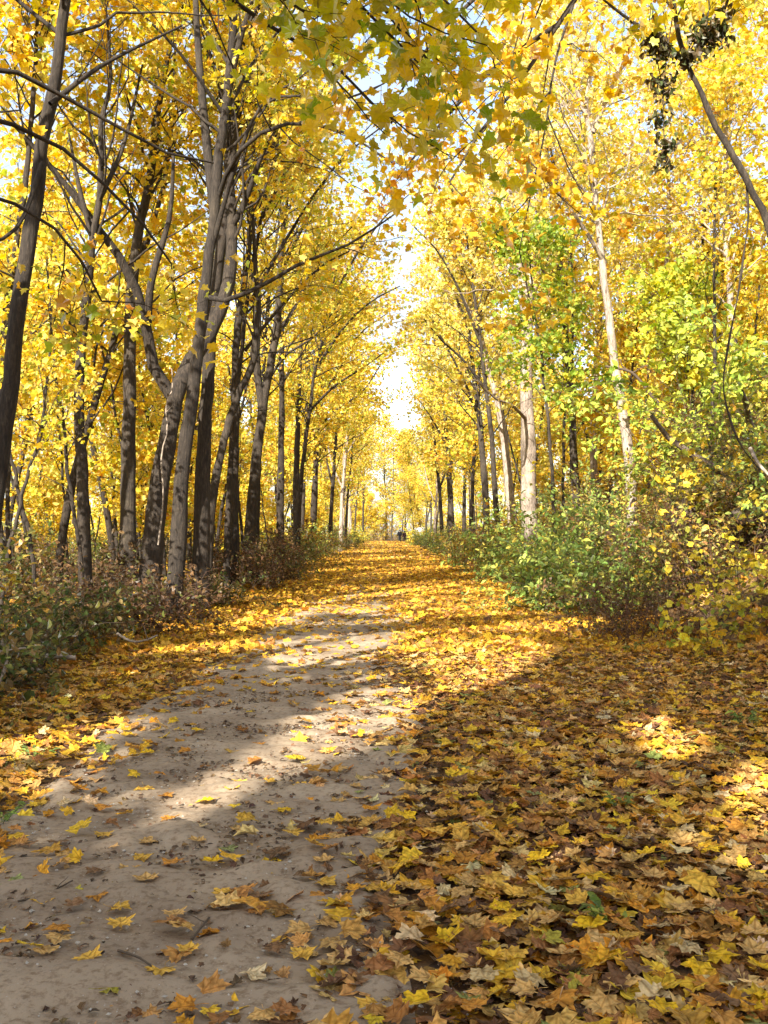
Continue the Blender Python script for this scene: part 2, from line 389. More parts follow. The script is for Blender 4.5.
def make_tree(trunk, r0, r1, seed, H=None, first=0.35, nprim=22, Lmax=3.4, limbs=(), leaf=0.108, kind='maple_mid', per_twig=4, pal=PAL_YEL,
              nsec=7, ntwig=5, seg=10, prune=None, wobble=0.02, droop=0.0, spread=0.17, tilt=0.85, flare=0.22, el=(30, 68), leafless=0.0):
    """trunk: traced centre line (m). returns (trunk MB, crown MB)"""
    rng = np.random.default_rng(seed)
    trunk = np.asarray(trunk, float)
    if H is not None and trunk[-1, 2] < H:
        d = nrm(trunk[-1] - trunk[-2]); d = nrm(d * [0.6, 0.6, 1])
        k = 3; extra = [trunk[-1] + d * (H - trunk[-1, 2]) * (i + 1) / k + np.r_[rng.normal(0, 0.12, 2), 0] for i in range(k)]
        trunk = np.concatenate([trunk, extra])
    n = 44
    tp = catmull(trunk, n)
    s = np.linspace(0, 1, n)
    tp[:, :2] += (np.cumsum(rng.normal(0, wobble * .8, (n, 2)), 0)) * np.sin(s * np.pi)[:, None] * 0.8
    rad = r0 * (1 - s) ** 0.85 * 0.95 + r1
    rad = rad * (1 + flare * np.exp(-s * 26) + 0.5 * flare * np.exp(-s * 70)) * (1 + rng.normal(0, 0.03, n))
    wood = MB(); wood.tubes(tp, rad, seg, 0.045)
    # primaries
    t = np.sort(first + (0.98 - first) * rng.random(nprim) ** 0.85)
    p0, tan = along(tp[None], t[None]); p0, tan = p0[0], tan[0]
    az = np.arange(nprim) * 2.4 + rng.normal(0, .5, nprim)
    e = np.radians(rng.uniform(el[0], el[1], nprim))
    u = (t - first) / (1 - first)
    Ln = Lmax * (0.45 + 0.75 * np.sin(np.clip(u * 2.3 + 0.55, 0, 3.0))) * rng.uniform(0.7, 1.15, nprim) * (1 - 0.35 * u)
    D = np.stack([np.cos(az) * np.cos(e), np.sin(az) * np.cos(e), np.sin(e)], 1)
    P1 = grow(p0, D, Ln, 9, 0.17, 0.015 - droop, rng)
    rr = np.interp(t, s, rad)
    R1s = np.minimum(rr * 0.45, 0.007 + Ln * 0.0075)
    for lp in limbs:
        pts, ra, rb = lp
        cp = catmull(pts, 9)
        P1 = np.concatenate([P1, cp[None]])
        wood.tubes(cp, np.linspace(ra, rb, 9), 7)
        Ln = np.append(Ln, np.linalg.norm(np.diff(cp, axis=0), axis=1).sum())
    nl = len(limbs)
    if nprim:
        wood.tubes(P1[:nprim], R1s[:, None] * np.linspace(1, 0.28, 9)[None], 5)
    B = len(P1)
    # secondaries
    ts = np.clip(np.linspace(0.22, 0.97, nsec)[None] + rng.normal(0, 0.05, (B, nsec)), 0.15, 1)
    q0, qt = along(P1, ts)
    d2 = side_dirs(qt, np.radians(rng.uniform(30, 65, (B, nsec))), rng, 0.45, 0.06 - droop)
    L2 = np.clip(Ln[:, None], 0.5, 4.5) * 0.46 * (1.15 - 0.6 * ts) * rng.uniform(0.6, 1.2, ts.shape)
    P2 = grow(q0.reshape(-1, 3), d2.reshape(-1, 3), L2.reshape(-1), 6, 0.16, 0.01 - droop, rng)
    if prune is not None: P2 = P2[prune(P2[:, 3], rng)]; L2 = np.linalg.norm(np.diff(P2, axis=1), axis=2).sum(1)
    wood.tubes(P2, np.clip(0.0045 + 0.0055 * L2.reshape(-1, 1), 0, 0.02) * np.linspace(1, 0.4, 6)[None], 3)
    # twigs
    B2 = len(P2)
    tt = np.clip(np.linspace(0.3, 1.0, ntwig)[None] + rng.normal(0, 0.06, (B2, ntwig)), 0.1, 1)
    q0, qt = along(P2, tt)
    d3 = side_dirs(qt, np.radians(rng.uniform(20, 70, (B2, ntwig))), rng, 0.6, -0.05 - droop)
    L3 = rng.uniform(0.25, 0.7, (B2, ntwig)) * min(1, Lmax / 2.5)
    P3 = grow(q0.reshape(-1, 3), d3.reshape(-1, 3), L3.reshape(-1), 4, 0.18, -0.03, rng)
    if prune is not None: P3 = P3[prune(P3[:, 2], rng)]
    wood.tubes(P3, np.full((len(P3), 1), 0.0035) * np.linspace(1, 0.5, 4)[None], 3)
    if leafless > 0:
        P3 = P3[rng.random(len(P3)) > leafless]
    # leaves
    B3 = len(P3)
    tl = rng.uniform(0.1, 1.05, (B3, per_twig)) ** 0.8
    lp_, lt = along(P3, np.clip(tl, 0, 1))
    lp_ = lp_.reshape(-1, 3); lt = lt.reshape(-1, 3)
    lp_ = lp_ + rng.normal(0, 1, lp_.shape) * [spread, spread, spread * 0.55]
    m = len(lp_)
    nor = rng.normal(0, tilt, (m, 3)) + [0, 0, 0.75]
    head = lt + rng.normal(0, 0.6, (m, 3)) + [0, 0, -0.7]
    size = leaf * np.clip(rng.normal(1, 0.3, m), 0.4, 1.6)
    # colour: mostly by twig, so clumps of one tone appear
    clump = np.repeat(pick(pal, B3, rng), per_twig, 0)
    single = pick(pal, m, rng)
    col = np.where(rng.random((m, 1)) < 0.5, clump, single)
    if prune is not None:
        keep = prune(lp_, rng); lp_, nor, head, size, col = lp_[keep], nor[keep], head[keep], size[keep], col[keep]
    crown = MB()
    idx = rng.integers(0, 3, len(lp_))
    for k in range(3):
        w = idx == k
        tm = leaf_template(kind, (0.5, -0.15, 0.25)[k] + rng.uniform(-.1, .1), (0.15, 0.5, 0.75)[k], seed * 7 + k, 0.03)
        place_leaves(crown, tm, lp_[w], nor[w], head[w], size[w], col[w])
    return wood, crown


def tree_thing(name, label, wood, crown, base, bark, group=None, cat='tree', leafmat='canopy'):
    base = np.asarray(base, float)
    o = thing(name, label, cat, tuple(base), group)
    wood.build('trunk', M[bark], o, True, base)
    crown.build('crown', M[leafmat], o, False, base)
    return o


# ------------------------------------------------------------------ sunny openings in the canopy
def gp(px, py):
    d = EYE * F / (py - HOR)
    return ((px - VPX) / F * d, d)


LIT = [[gp(*p) for p in poly] for poly in (
    [(118, 842), (165, 800), (250, 752), (330, 700), (395, 684), (432, 692), (405, 742), (300, 772), (215, 812)],
    [(0, 792), (0, 742), (110, 722), (190, 716), (130, 760), (60, 800)],
    [(622, 728), (660, 716), (706, 736), (694, 764), (640, 760)],
    [(715, 778), (768, 756), (800, 800), (790, 848), (720, 815)],
    [(655, 838), (690, 824), (700, 850), (672, 858)],
    [(255, 660), (330, 634), (425, 634), (415, 652), (330, 668)],
    [(430, 672), (520, 640), (560, 652), (500, 690), (440, 700)],
    [(200, 640), (270, 605), (330, 602), (300, 625)],
    [(330, 612), (470, 598), (520, 608), (440, 622)],
    [(320, 590), (430, 584), (480, 590), (400, 596)],
    [(330, 575), (420, 570), (450, 574), (370, 580)],
)]


_r = random.Random(8)
for _i in range(70):              # small flecks over the right-hand litter and the strip on the left
    _px, _py = (_r.uniform(400, 768), _r.uniform(640, 930)) if _i < 56 else (_r.uniform(0, 260), _r.uniform(660, 800))
    _x, _y = gp(_px, _py); _a = _r.uniform(.09, .30); _b = _a * _r.uniform(.5, .8)
    LIT.append([(_x + _a * math.cos(t * .785) * .9 + _b * math.sin(t * .785) * .44, _y + _a * math.cos(t * .785) * 1.3 * .9 + _b * math.sin(t * .785)) for t in range(8)])
for _y0, _y1 in ((14.6, 15.6), (17.5, 18.4), (20.4, 22.0), (24.5, 26.0), (28.5, 31), (34, 36.5), (40, 44)):   # bands across the trail
    LIT.append([(-3.6, _y0 - 2.2), (-3.6, _y1 - 2.2), (3.4, _y1 + 1.8), (3.4, _y0 + 1.8)])


def in_poly(x, y, poly):
    c = np.zeros(len(x), bool)
    j = len(poly) - 1
    for i in range(len(poly)):
        xi, yi = poly[i]; xj, yj = poly[j]
        c ^= ((yi > y) != (yj > y)) & (x < (xj - xi) * (y - yi) / (yj - yi + 1e-12) + xi)
        j = i
    return c


def sun_gaps(p, rng):
    """leave out leaves that would shade the sunny places seen on the ground"""
    t = p[:, 2] / TO_SUN[2]
    x = p[:, 0] - TO_SUN[0] * t; y = p[:, 1] - TO_SUN[1] * t
    k = np.ones(len(p), bool)
    for xt, yt, z0, z1 in ((4.35, 31, 1.5, 8.5), (5.2, 22, 1.5, 8.5), (4.4, 38, 1.5, 7)):        # sunny trunks on the right bank
        tt = (p[:, 1] - yt) / TO_SUN[1]; q = p - TO_SUN * tt[:, None]
        k &= ~((tt > 0.8) & (np.abs(q[:, 0] - xt) < 0.5) & (q[:, 2] > z0) & (q[:, 2] < z1) & (rng.random(len(p)) < 0.85))
    for poly in LIT:
        k &= ~(in_poly(x, y, poly) & (rng.random(len(p)) < 0.97))
    return k


# ------------------------------------------------------------------ ground, path
def axis(lo, hi, dense_lo, dense_hi, fine, coarse_growth):
    a = list(np.arange(dense_lo, dense_hi + 1e-6, fine))
    st = fine; x = a[-1]
    while x < hi: st *= coarse_growth; x += st; a.append(min(x, hi))
    st = fine; x = a[0]; b = []
    while x > lo: st *= coarse_growth; x -= st; b.append(max(x, lo))
    return np.array(b[::-1] + a)


def grid_mesh(name, xs, ys, zf, mat):
    X, Y = np.meshgrid(xs, ys); Z = zf(X, Y)
    nx, ny = len(xs), len(ys)
    i = (np.arange(ny - 1)[:, None] * nx + np.arange(nx - 1)[None]).ravel()
    mb = MB(); mb.add(np.stack([X, Y, Z], -1).reshape(-1, 3), np.stack([i, i + 1, i + nx + 1, i + nx], -1))
    return mb.build(name, mat, None, True)


struct(grid_mesh('ground', axis(-420, 420, -12, 14, 0.25, 1.12), axis(-120, 620, -6, 60, 0.35, 1.08), terrain, M['ground']))


def path_edges(y):
    l = -2.12 + 0.16 * np.sin(y * 0.55) + 0.07 * np.sin(y * 1.9 + 1) + 0.5 * smooth(14, 30, y)
    r = 0.16 + 0.14 * np.sin(y * 0.7 + 2.0) + 0.06 * np.sin(y * 2.3) + 0.25 * smooth(9, 16, y)
    return l, r


def build_path():
    ys = np.concatenate([np.arange(-6, 2, 0.15), np.arange(2, 12, 0.03), np.arange(12, 26, 0.1), np.arange(26, 170, 0.8)])
    us = np.linspace(0, 1, 91)
    l, r = path_edges(ys)
    X = l[:, None] + (r - l)[:, None] * us[None]; Y = np.repeat(ys[:, None], len(us), 1)
    rng = np.random.default_rng(3)
    z = np.zeros_like(X)
    for k in range(46):
        f = rng.uniform(2, 34); a = rng.uniform(0, 2 * np.pi)
        z += np.sin(f * (X * np.cos(a) + Y * np.sin(a)) + rng.uniform(0, 6)) * 0.024 / f ** 0.75
    edge = np.minimum(us, 1 - us)[None] * (r - l)[:, None]
    Z = 0.006 + np.clip(0.012 + z, 0, 0.04) * smooth(0.0, 0.12, edge)
    nx, ny = len(us), len(ys)
    i = (np.arange(ny - 1)[:, None] * nx + np.arange(nx - 1)[None]).ravel()
    mb = MB(); mb.add(np.stack([X, Y, Z], -1).reshape(-1, 3), np.stack([i, i + 1, i + nx + 1, i + nx], -1))
    struct(mb.build('path', M['soil'], None, True))


build_path()


# ------------------------------------------------------------------ fallen leaves
def litter():
    rng = np.random.default_rng(11)
    mb = MB()

    def zone(n, x0, x1, y0, y1, dens, kind, size, pal, lift=0.035, ypow=1.0, tilt=0.30):
        x = rng.uniform(x0, x1, n); y = y0 + (y1 - y0) * rng.random(n) ** ypow
        k = rng.random(n) < dens(x, y); x, y = x[k], y[k]; m = len(x)
        if not m: return
        z = terrain(x, y) + 0.014 + rng.random(m) * lift
        nor = rng.normal(0, tilt, (m, 3)) + [0, 0, 1.0]; head = rng.normal(0, 1, (m, 3)) * [1, 1, 0.15]
        sz = size * np.clip(rng.normal(1, 0.25, m), 0.45, 1.5)
        col = pick(pal, m, rng)
        idx = rng.integers(0, 6, m)
        for j in range(6):
            w = idx == j
            fold = (0.12, -0.15, 0.35, 0.0, -0.3, 0.15)[j]; curl = (0.1, -0.2, 0.35, 0.05, -0.25, -0.5)[j]
            place_leaves(mb, leaf_template(kind, fold, curl, 40 + j, 0.02), np.c_[x, y, z][w], nor[w], head[w], sz[w], col[w], True)

    def right(x, y):
        l, r = path_edges(y); return 0.09 * smooth(r - 1.3, r - 0.3, x) + 0.25 * smooth(r - 0.45, r - 0.05, x) + 0.66 * smooth(r - 0.15, r + 0.55, x)

    def left(x, y):
        l, r = path_edges(y); return 0.72 * (1 - smooth(l - 0.55, l + 0.15, x)) + 0.18 * (1 - smooth(l - .05, l + 0.45, x)) + 0.1 * (1 - smooth(l + 0.2, l + 1.0, x))

    def bare(x, y):
        l, r = path_edges(y); return ((x > l) & (x < r)) * 1.0
    # right-hand litter, near
    zone(16000, -1.2, 4.6, 2.2, 13, right, 'maple', 0.045, PAL_MULCH, 0.03, tilt=0.3)
    zone(17500, -1.2, 4.6, 2.2, 13, right, 'maple', 0.100, PAL_FALLEN, 0.04, tilt=0.19)
    zone(2300, -1.0, 4.6, 2.2, 13, right, 'maple', 0.105, PAL_FALLEN_Y, 0.055, tilt=.2)
    # left-hand strip, near
    zone(5200, -4.2, -1.2, 3.0, 13, left, 'maple', 0.088, PAL_FALLEN_Y, 0.045, tilt=0.24)
    zone(4200, -4.2, -1.2, 3.0, 13, left, 'maple', 0.085, PAL_FALLEN, 0.05)
    # bare soil beyond the foreground
    zone(620, -2.1, 0.3, 6.2, 13, lambda x, y: bare(x, y) * smooth(5.8, 12, y), 'maple', 0.09, PAL_FALLEN_Y, 0.01, tilt=.2)
    zone(9500, -2.2, 0.5, 13, 40, lambda x, y: bare(x, y) * (0.16 + 0.84 * smooth(14, 28, y)), 'maple_mid', 0.11, PAL_FALLEN_Y, 0.02, tilt=.25)
    # middle distance
    zone(20000, 0.0, 4.4, 13, 40, right, 'maple_mid', 0.125, PAL_FALLEN_Y, 0.05, 1.2, tilt=.4)
    zone(9000, 0.0, 4.4, 13, 40, right, 'maple_mid', 0.12, PAL_FALLEN, 0.04, 1.2, tilt=.4)
    zone(9500, -4.2, -1.2, 13, 40, left, 'maple_mid', 0.125, PAL_FALLEN_Y, 0.05, 1.2, tilt=.4)
    one = lambda x, y: np.ones(len(x))
    zone(46000, -4.2, 4.2, 40, 175, one, 'diamond', 0.20, PAL_FALLEN_Y, 0.03, 1.5, tilt=.4)
    # bank and wood floor
    zone(26000, 4.2, 26, 3, 60, one, 'maple_mid', 0.15, PAL_FALLEN, 0.05, 1.25, tilt=.45)
    zone(20000, -26, -4.0, 3, 60, one, 'maple_mid', 0.15, PAL_FALLEN_Y, 0.05, 1.25, tilt=.45)
    zone(16000, -30, 34, 60, 180, one, 'diamond', 0.30, PAL_FALLEN, 0.05, 1.2, tilt=.4)
    zone(4000, -6, 5, -5, 2.2, lambda x, y: 1 - bare(x, y), 'maple_mid', 0.11, PAL_FALLEN, 0.04)
    struct(mb.build('leaf_litter', M['fallen'], None), 'stuff')
    # crumbs of broken leaf and twig on the soil
    cb = MB(); n = 15000
    x = rng.uniform(-2.2, 0.7, n); y = 2.3 + 8.5 * rng.random(n) ** 1.2
    clus = 0.5 + 0.5 * np.sin(x * 3.1 + 2 * np.sin(y * 1.7)) * np.sin(y * 2.3 + x)
    k = rng.random(n) < 0.10 + 0.90 * clus ** 1.8; x, y = x[k], y[k]; m = len(x)
    nor = rng.normal(0, 0.25, (m, 3)) + [0, 0, 1]; head = rng.normal(0, 1, (m, 3)) * [1, 1, 0.1]
    pal = [((0.19, 0.12, 0.075), 4), ((0.26, 0.17, 0.10), 3), ((0.12, 0.08, 0.055), 3), ((0.38, 0.24, 0.10), 1)]
    for j in range(3):
        w = np.arange(m) % 3 == j
        place_leaves(cb, leaf_template(('diamond', 'oval', 'maple_far')[j], 0.3, 0.4, j, 0.08), np.c_[x, y, np.full(m, 0.024)][w], nor[w], head[w], rng.uniform(0.010, 0.042, m)[w], pick(pal, m, rng)[w], True)
    struct(cb.build('leaf_crumbs', M['fallen'], None), 'stuff')


def grit():
    rng = np.random.default_rng(14); mb = MB(); n = 4200
    x = rng.uniform(-2.1, 0.35, n); y = 2.3 + 9 * rng.random(n) ** 1.3
    t = np.array([[1, 0, 0], [-1, 0, 0], [0, 1, 0], [0, -1, 0], [0, 0, 1], [0, 0, -1.]])
    f = np.array([[0, 2, 4], [2, 1, 4], [1, 3, 4], [3, 0, 4], [2, 0, 5], [1, 2, 5], [3, 1, 5], [0, 3, 5]])
    r = 0.0022 + 0.009 * rng.random(n) ** 5
    v = t[None] * (1 + rng.normal(0, .25, (n, 6, 3))) * r[:, None, None] * np.array([1.2, 1, .7])
    a = rng.uniform(0, 6.28, n); c, q = np.cos(a)[:, None], np.sin(a)[:, None]
    v = np.stack([v[..., 0] * c - v[..., 1] * q, v[..., 0] * q + v[..., 1] * c, v[..., 2]], -1) + np.c_[x, y, np.full(n, 0.022)][:, None]
    mb.add(v.reshape(-1, 3), tris=(f[None] + (np.arange(n) * 6)[:, None, None]).reshape(-1, 3))
    struct(mb.build('gravel', M['rock'], None), 'stuff')


litter()
grit()

# single leaves one can point at: (x, y, tone, size) in enlarged readings of the photo, 1 unit = 0.5 px
SOIL = [(345, 365, 'o', 1.1), (410, 330, 'y', 1.2), (400, 380, 'c', .8), (480, 388, 't', 1.1), (395, 410, 't', .7), (300, 412, 't', .9), (290, 440, 'g', .9), (345, 453, 'o', 1.1), (425, 452, 'y', 1.0),
        (460, 428, 'e', .9), (230, 453, 't', .9), (262, 465, 't', .7), (192, 472, 'b', .8), (295, 488, 't', 1.3), (142, 515, 'v', 1.4), (90, 532, 'g', .8), (40, 493, 'e', .8), (150, 540, 'b', .8),
        (198, 520, 'o', .6), (245, 543, 'g', .9), (245, 575, 'g', 1.2), (445, 517, 'g', .8), (352, 556, 't', .9), (523, 518, 'b', .9), (532, 555, 'c', .6), (380, 628, 'g', .6), (326, 670, 'g', 1.1),
        (180, 645, 'g', 1.1), (118, 588, 'o', 1.0), (122, 610, 't', 1.2), (100, 635, 't', 1.0), (226, 705, 'v', .7), (367, 745, 'o', 1.0), (598, 590, 't', 1.3), (658, 577, 't', 1.0), (662, 615, 't', 1.4),
        (608, 630, 'g', .9), (547, 625, 'b', .8), (655, 495, 'g', 1.1), (705, 500, 'b', .9), (735, 483, 'b', .9), (755, 505, 'g', 1.2), (685, 542, 'o', .7), (738, 562, 'o', .8), (645, 450, 't', .9),
        (670, 400, 't', 1.3), (706, 370, 't', .7), (588, 395, 'g', 1.3), (572, 345, 'y', 1.1), (552, 333, 't', 1.1), (630, 722, 'b', 1.3), (702, 695, 'b', 1.4), (665, 705, 't', 1.1), (740, 747, 'g', 1.1),
        (12, 445, 'g', .9), (138, 437, 't', 1.1), (85, 452, 't', .9), (120, 412, 'b', 1.0), (210, 398, 'g', .8), (210, 345, 'o', 1.5), (535, 292, 'g', 1.1), (685, 263, 't', 1.0), (740, 212, 't', 1.0),
        (518, 214, 'o', 1.1), (465, 230, 'g', 1.1), (370, 230, 'o', 1.1), (295, 232, 'y', 1.2), (400, 185, 'y', 1.2), (290, 305, 'g', 1.5), (335, 320, 'o', .9), (480, 290, 'g', .8), (467, 305, 'g', .9),
        (600, 300, 'g', .9), (640, 290, 't', .9), (715, 300, 't', .8), (675, 330, 't', .9), (250, 352, 'b', .7), (60, 418, 'b', .8), (20, 470, 't', .8), (530, 765, 't', .8)]
HEAP = [(410, 205, 'y', 1.6), (427, 240, 'y', 1.2), (235, 110, 'y', 1.4), (650, 435, 'y', 1.6), (535, 490, 't', 1.4), (308, 455, 'y', 1.3), (510, 412, 't', 1.8), (670, 652, 'y', 1.5), (625, 680, 'y', 1.4),
        (448, 655, 'y', 1.4), (472, 712, 't', 1.7), (290, 697, 'c', 1.4), (350, 652, 't', 1.4), (200, 700, 'c', 1.2), (58, 750, 'y', 1.5), (72, 700, 't', 1.1), (30, 665, 't', 1.1), (45, 592, 'o', 1.2),
        (95, 450, 't', 1.3), (150, 525, 't', 1.3), (380, 540, 'g', 1.3), (180, 585, 't', 1.3), (335, 622, 'v', 1.2), (585, 592, 't', 1.3), (735, 602, 't', 1.3), (745, 745, 'y', .9), (750, 680, 'y', 1.4),
        (590, 552, 't', 1.2), (490, 530, 't', 1.4), (525, 652, 't', 1.2), (555, 765, 'y', 1.1), (715, 482, 't', 1.2), (720, 80, 'y', 1.3), (665, 230, 'v', 1.0), (485, 345, 'e', 1.1), (295, 323, 'e', .9),
        (130, 360, 't', 1.2), (200, 365, 'g', 1.1), (50, 370, 'y', .9), (190, 350, 'o', 1.2), (390, 265, 'c', 1.1), (342, 330, 't', 1.1), (480, 87, 'c', 1.2), (640, 750, 'o', 1.2), (385, 705, 'v', 1.3),
        (130, 560, 'b', 1.3), (500, 680, 'b', 1.2), (240, 610, 'b', 1.2), (100, 550, 'o', 1.2), (730, 640, 't', 1.2), (430, 760, 't', 1.4), (180, 755, 'o', 1.2), (660, 480, 'c', 1.2), (610, 370, 'c', 1.2),
        (590, 380, 'g', 1.3), (405, 340, 'v', 1.0), (295, 385, 'o', 1.1), (260, 410, 't', 1.2), (230, 440, 'g', 1.1), (355, 470, 'o', 1.0), (410, 520, 'b', 1.1), (700, 740, 'b', 1.3), (545, 590, 'c', 1.1), (690, 690, 'b', 1.1)]
TONE = dict(y=('bright yellow', (0.86, 0.56, 0.03)), g=('golden', (0.76, 0.47, 0.08)), t=('tan', (0.66, 0.42, 0.15)), c=('pale cream', (0.66, 0.50, 0.25)), o=('orange brown', (0.58, 0.27, 0.045)),
            b=('dark brown', (0.26, 0.15, 0.075)), v=('olive yellow', (0.46, 0.40, 0.06)), e=('pale green', (0.34, 0.38, 0.14)))


def single_leaves():
    rng = np.random.default_rng(21); rnd = random.Random(5)
    protos = []
    for j in range(9):
        fold = rng.uniform(-0.2, 0.25); curl = rng.uniform(-0.28, 0.3)
        tv, tt = leaf_template('maple', fold, curl, 60 + j, 0.022)
        mb = MB(); mb.add(tv, tris=tt)
        st = np.array([[0, -0.43, -0.02], [0.03, -0.62, 0.0], [0.09 * (1 if j % 2 else -1), -0.88, 0.05]])
        mb.tubes(catmull(st, 5), np.full(5, 0.011), 3)
        o = mb.build('fallen_leaf', M['fallen_one']); o.data.materials[0] = M['fallen_one']
        protos.append(o)
    used = set(); made = []

    def put(x, y, tone, size, where):
        j = rnd.randrange(9); p = protos[j]
        if j in used: o = p.copy(); COL.objects.link(o)
        else: o = p; used.add(j)
        zt = float(terrain(x, y)) + (0.026 if where == 'soil' else 0.052)
        o.location = (x, y, zt + size * 0.008)
        tl = 0.07 if where == 'soil' else 0.17
        o.rotation_euler = (rnd.gauss(0, tl), rnd.gauss(0, tl), rnd.uniform(0, 6.28)); o.scale = (0.092 * size,) * 3
        c = np.array(TONE[tone][1]) * (1 + rnd.gauss(0, 0.08)); o.color = (*c, 1)
        made.append((o, tone, where, y, size, x))

    taken = []
    for (zx, zy, tn, s) in SOIL:
        px, py = zx / 2, 640 + zy / 2; x, y = gp(px, py)
        put(x, y, tn, min(0.72 + 0.36 * s, 1.25), 'soil' if path_edges(y)[0] - .1 < x < path_edges(y)[1] else 'heap')
        taken.append((x, y))
    for (zx, zy, tn, s) in HEAP:
        px, py = 384 + zx / 2, 640 + zy / 2; x, y = gp(px, py)
        put(x, y, tn, min(0.75 + 0.32 * s, 1.3), 'heap'); taken.append((x, y))
    k = 0
    while k < 150:
        py = 700 + 324 * rnd.random() ** 0.8; px = rnd.uniform(395, 768) if rnd.random() < 0.8 else rnd.uniform(0, 150)
        if px < 200: py = rnd.uniform(700, 830)
        x, y = gp(px, py); l, r = path_edges(y)
        if l - 0.05 < x < r + 0.15 or x > 3.6 or x < -3.4: continue
        if min((x - a) ** 2 + (y - b) ** 2 for a, b in taken) < 0.012: continue
        taken.append((x, y)); k += 1
        put(x, y, rnd.choice('yyggttttccooobb'), rnd.uniform(1.0, 1.45), 'heap')
    # labels: tone + which bed it lies on + its neighbourhood; equal ones share a group
    for o, tone, where, y, s, x in made:
        px = VPX + x / y * F; py = HOR + EYE / y * F
        size = 'large ' if s > 1.17 else 'small ' if s < 0.93 else ''
        if where == 'soil':
            row = 'near the bottom edge' if py > 960 else 'in near shade' if py > 880 else 'short of the sunlit bar' if py > 815 else 'beside the sunlit bar' if py > 735 else 'beyond the sunlit bar'
            colm = 'far left soil' if px < 70 else 'left soil' if px < 190 else 'middle soil' if px < 300 else 'right soil'
            lab = f'{size}{TONE[tone][0]} maple leaf on {colm}, {row}'
        else:
            if px < 250: lab = f'{size}{TONE[tone][0]} maple leaf on the left litter strip'
            else:
                row = 'near the bottom edge' if py > 950 else 'in near shade' if py > 860 else 'by the sunny patches' if py > 760 else 'short of the bramble'
                colm = 'litter by the soil' if px < 460 else 'middle right litter' if px < 620 else 'far right litter'
                lab = f'{size}{TONE[tone][0]} maple leaf on {colm}, {row}'
        tag(o, lab, 'leaf', 'fallen maple leaves on the trail')


single_leaves()


# ------------------------------------------------------------------ hero trees, traced (px, py, depth)
def tr(pts, ground=True):
    w = [world(*p) for p in pts]
    if ground:
        b = w[0].copy(); b[2] = float(terrain(b[0], b[1])) - 0.12
        w[0] = b
    return np.array(w)


HEROES = []                                        # (short name, px at eye height, side) for the labels of what stands behind


def hero(label, short, pts, w_px, bark, seed, limbs=(), name='maple_tree', top_r=0.012, group=None, **kw):
    tk = tr(pts)
    d = pts[0][2]
    r0 = w_px / F * d / 2 * 0.88
    ll = []
    for lp, wa, wb in limbs:
        ll.append((tr(lp, False), wa / F * lp[0][2] / 2, wb / F * lp[-1][2] / 2))
    kw.setdefault('prune', sun_gaps)
    wood, crown = make_tree(tk, r0, top_r, seed, limbs=ll, **kw)
    o = tree_thing(name, label, wood, crown, tk[0], bark, group)
    if short: HEROES.append((short, pts[0][0], d))
    return o


# left row
hero('dark leaning maple trunk nearest on the left, cut by the left edge', None,
     [(-28, 650, 11), (0, 455, 11), (14, 340, 11), (33, 200, 11), (52, 60, 11), (60, 0, 11), (70, -80, 11)], 23, 'bark_dark', 101, H=12.5, first=0.5, nprim=18, Lmax=3.0, leaf=0.10,
     limbs=[([(40, 160, 11), (10, 230, 10.6), (-60, 250, 10)], 6, 2), ([(47, 100, 11), (100, 60, 11.4), (180, 20, 12)], 6, 2)])
hero('slim dark maple left of the straight thick trunk, forking above head height', 'slim dark maple',
     [(86, 604, 18), (82, 480, 18), (76, 400, 18), (80, 320, 18), (90, 250, 18), (98, 190, 18), (100, 120, 18)], 15, 'bark_dark', 102, H=11.5, first=0.36, nprim=22, Lmax=2.8,
     limbs=[([(80, 345, 18), (62, 310, 17.6), (30, 285, 17), (-5, 268, 16.5)], 6, 2), ([(92, 240, 18), (78, 190, 18), (66, 130, 18.3)], 7, 2), ([(96, 200, 18), (122, 140, 18.5), (140, 60, 19)], 6, 2)])
hero('straight thick grey maple trunk between the slim dark maple and the forked one', 'straight thick maple',
     [(127, 592, 21), (130, 470, 21), (132, 380, 21), (132, 310, 21), (138, 240, 21), (150, 170, 21), (160, 90, 21)], 20, 'bark_grey', 103, H=14, first=0.4, nprim=24, Lmax=3.2)
hero('dark maple dividing into a wide fork, left limb crossing the thick trunk', 'forked dark maple',
     [(148, 582, 19), (155, 500, 19), (166, 420, 19), (172, 388, 19), (185, 360, 19.2), (205, 330, 19.4), (220, 290, 19.6), (226, 230, 19.8), (222, 150, 20)], 26, 'bark_dark', 104, H=13, first=0.5, nprim=20, Lmax=3.2,
     limbs=[([(171, 396, 19), (155, 375, 19), (146, 330, 18.8), (130, 275, 18.5), (100, 232, 18.2), (60, 178, 18), (10, 120, 17.5)], 13, 4), ([(146, 330, 18.8), (150, 280, 18.6), (168, 215, 18.6), (172, 150, 18.6)], 9, 3)])
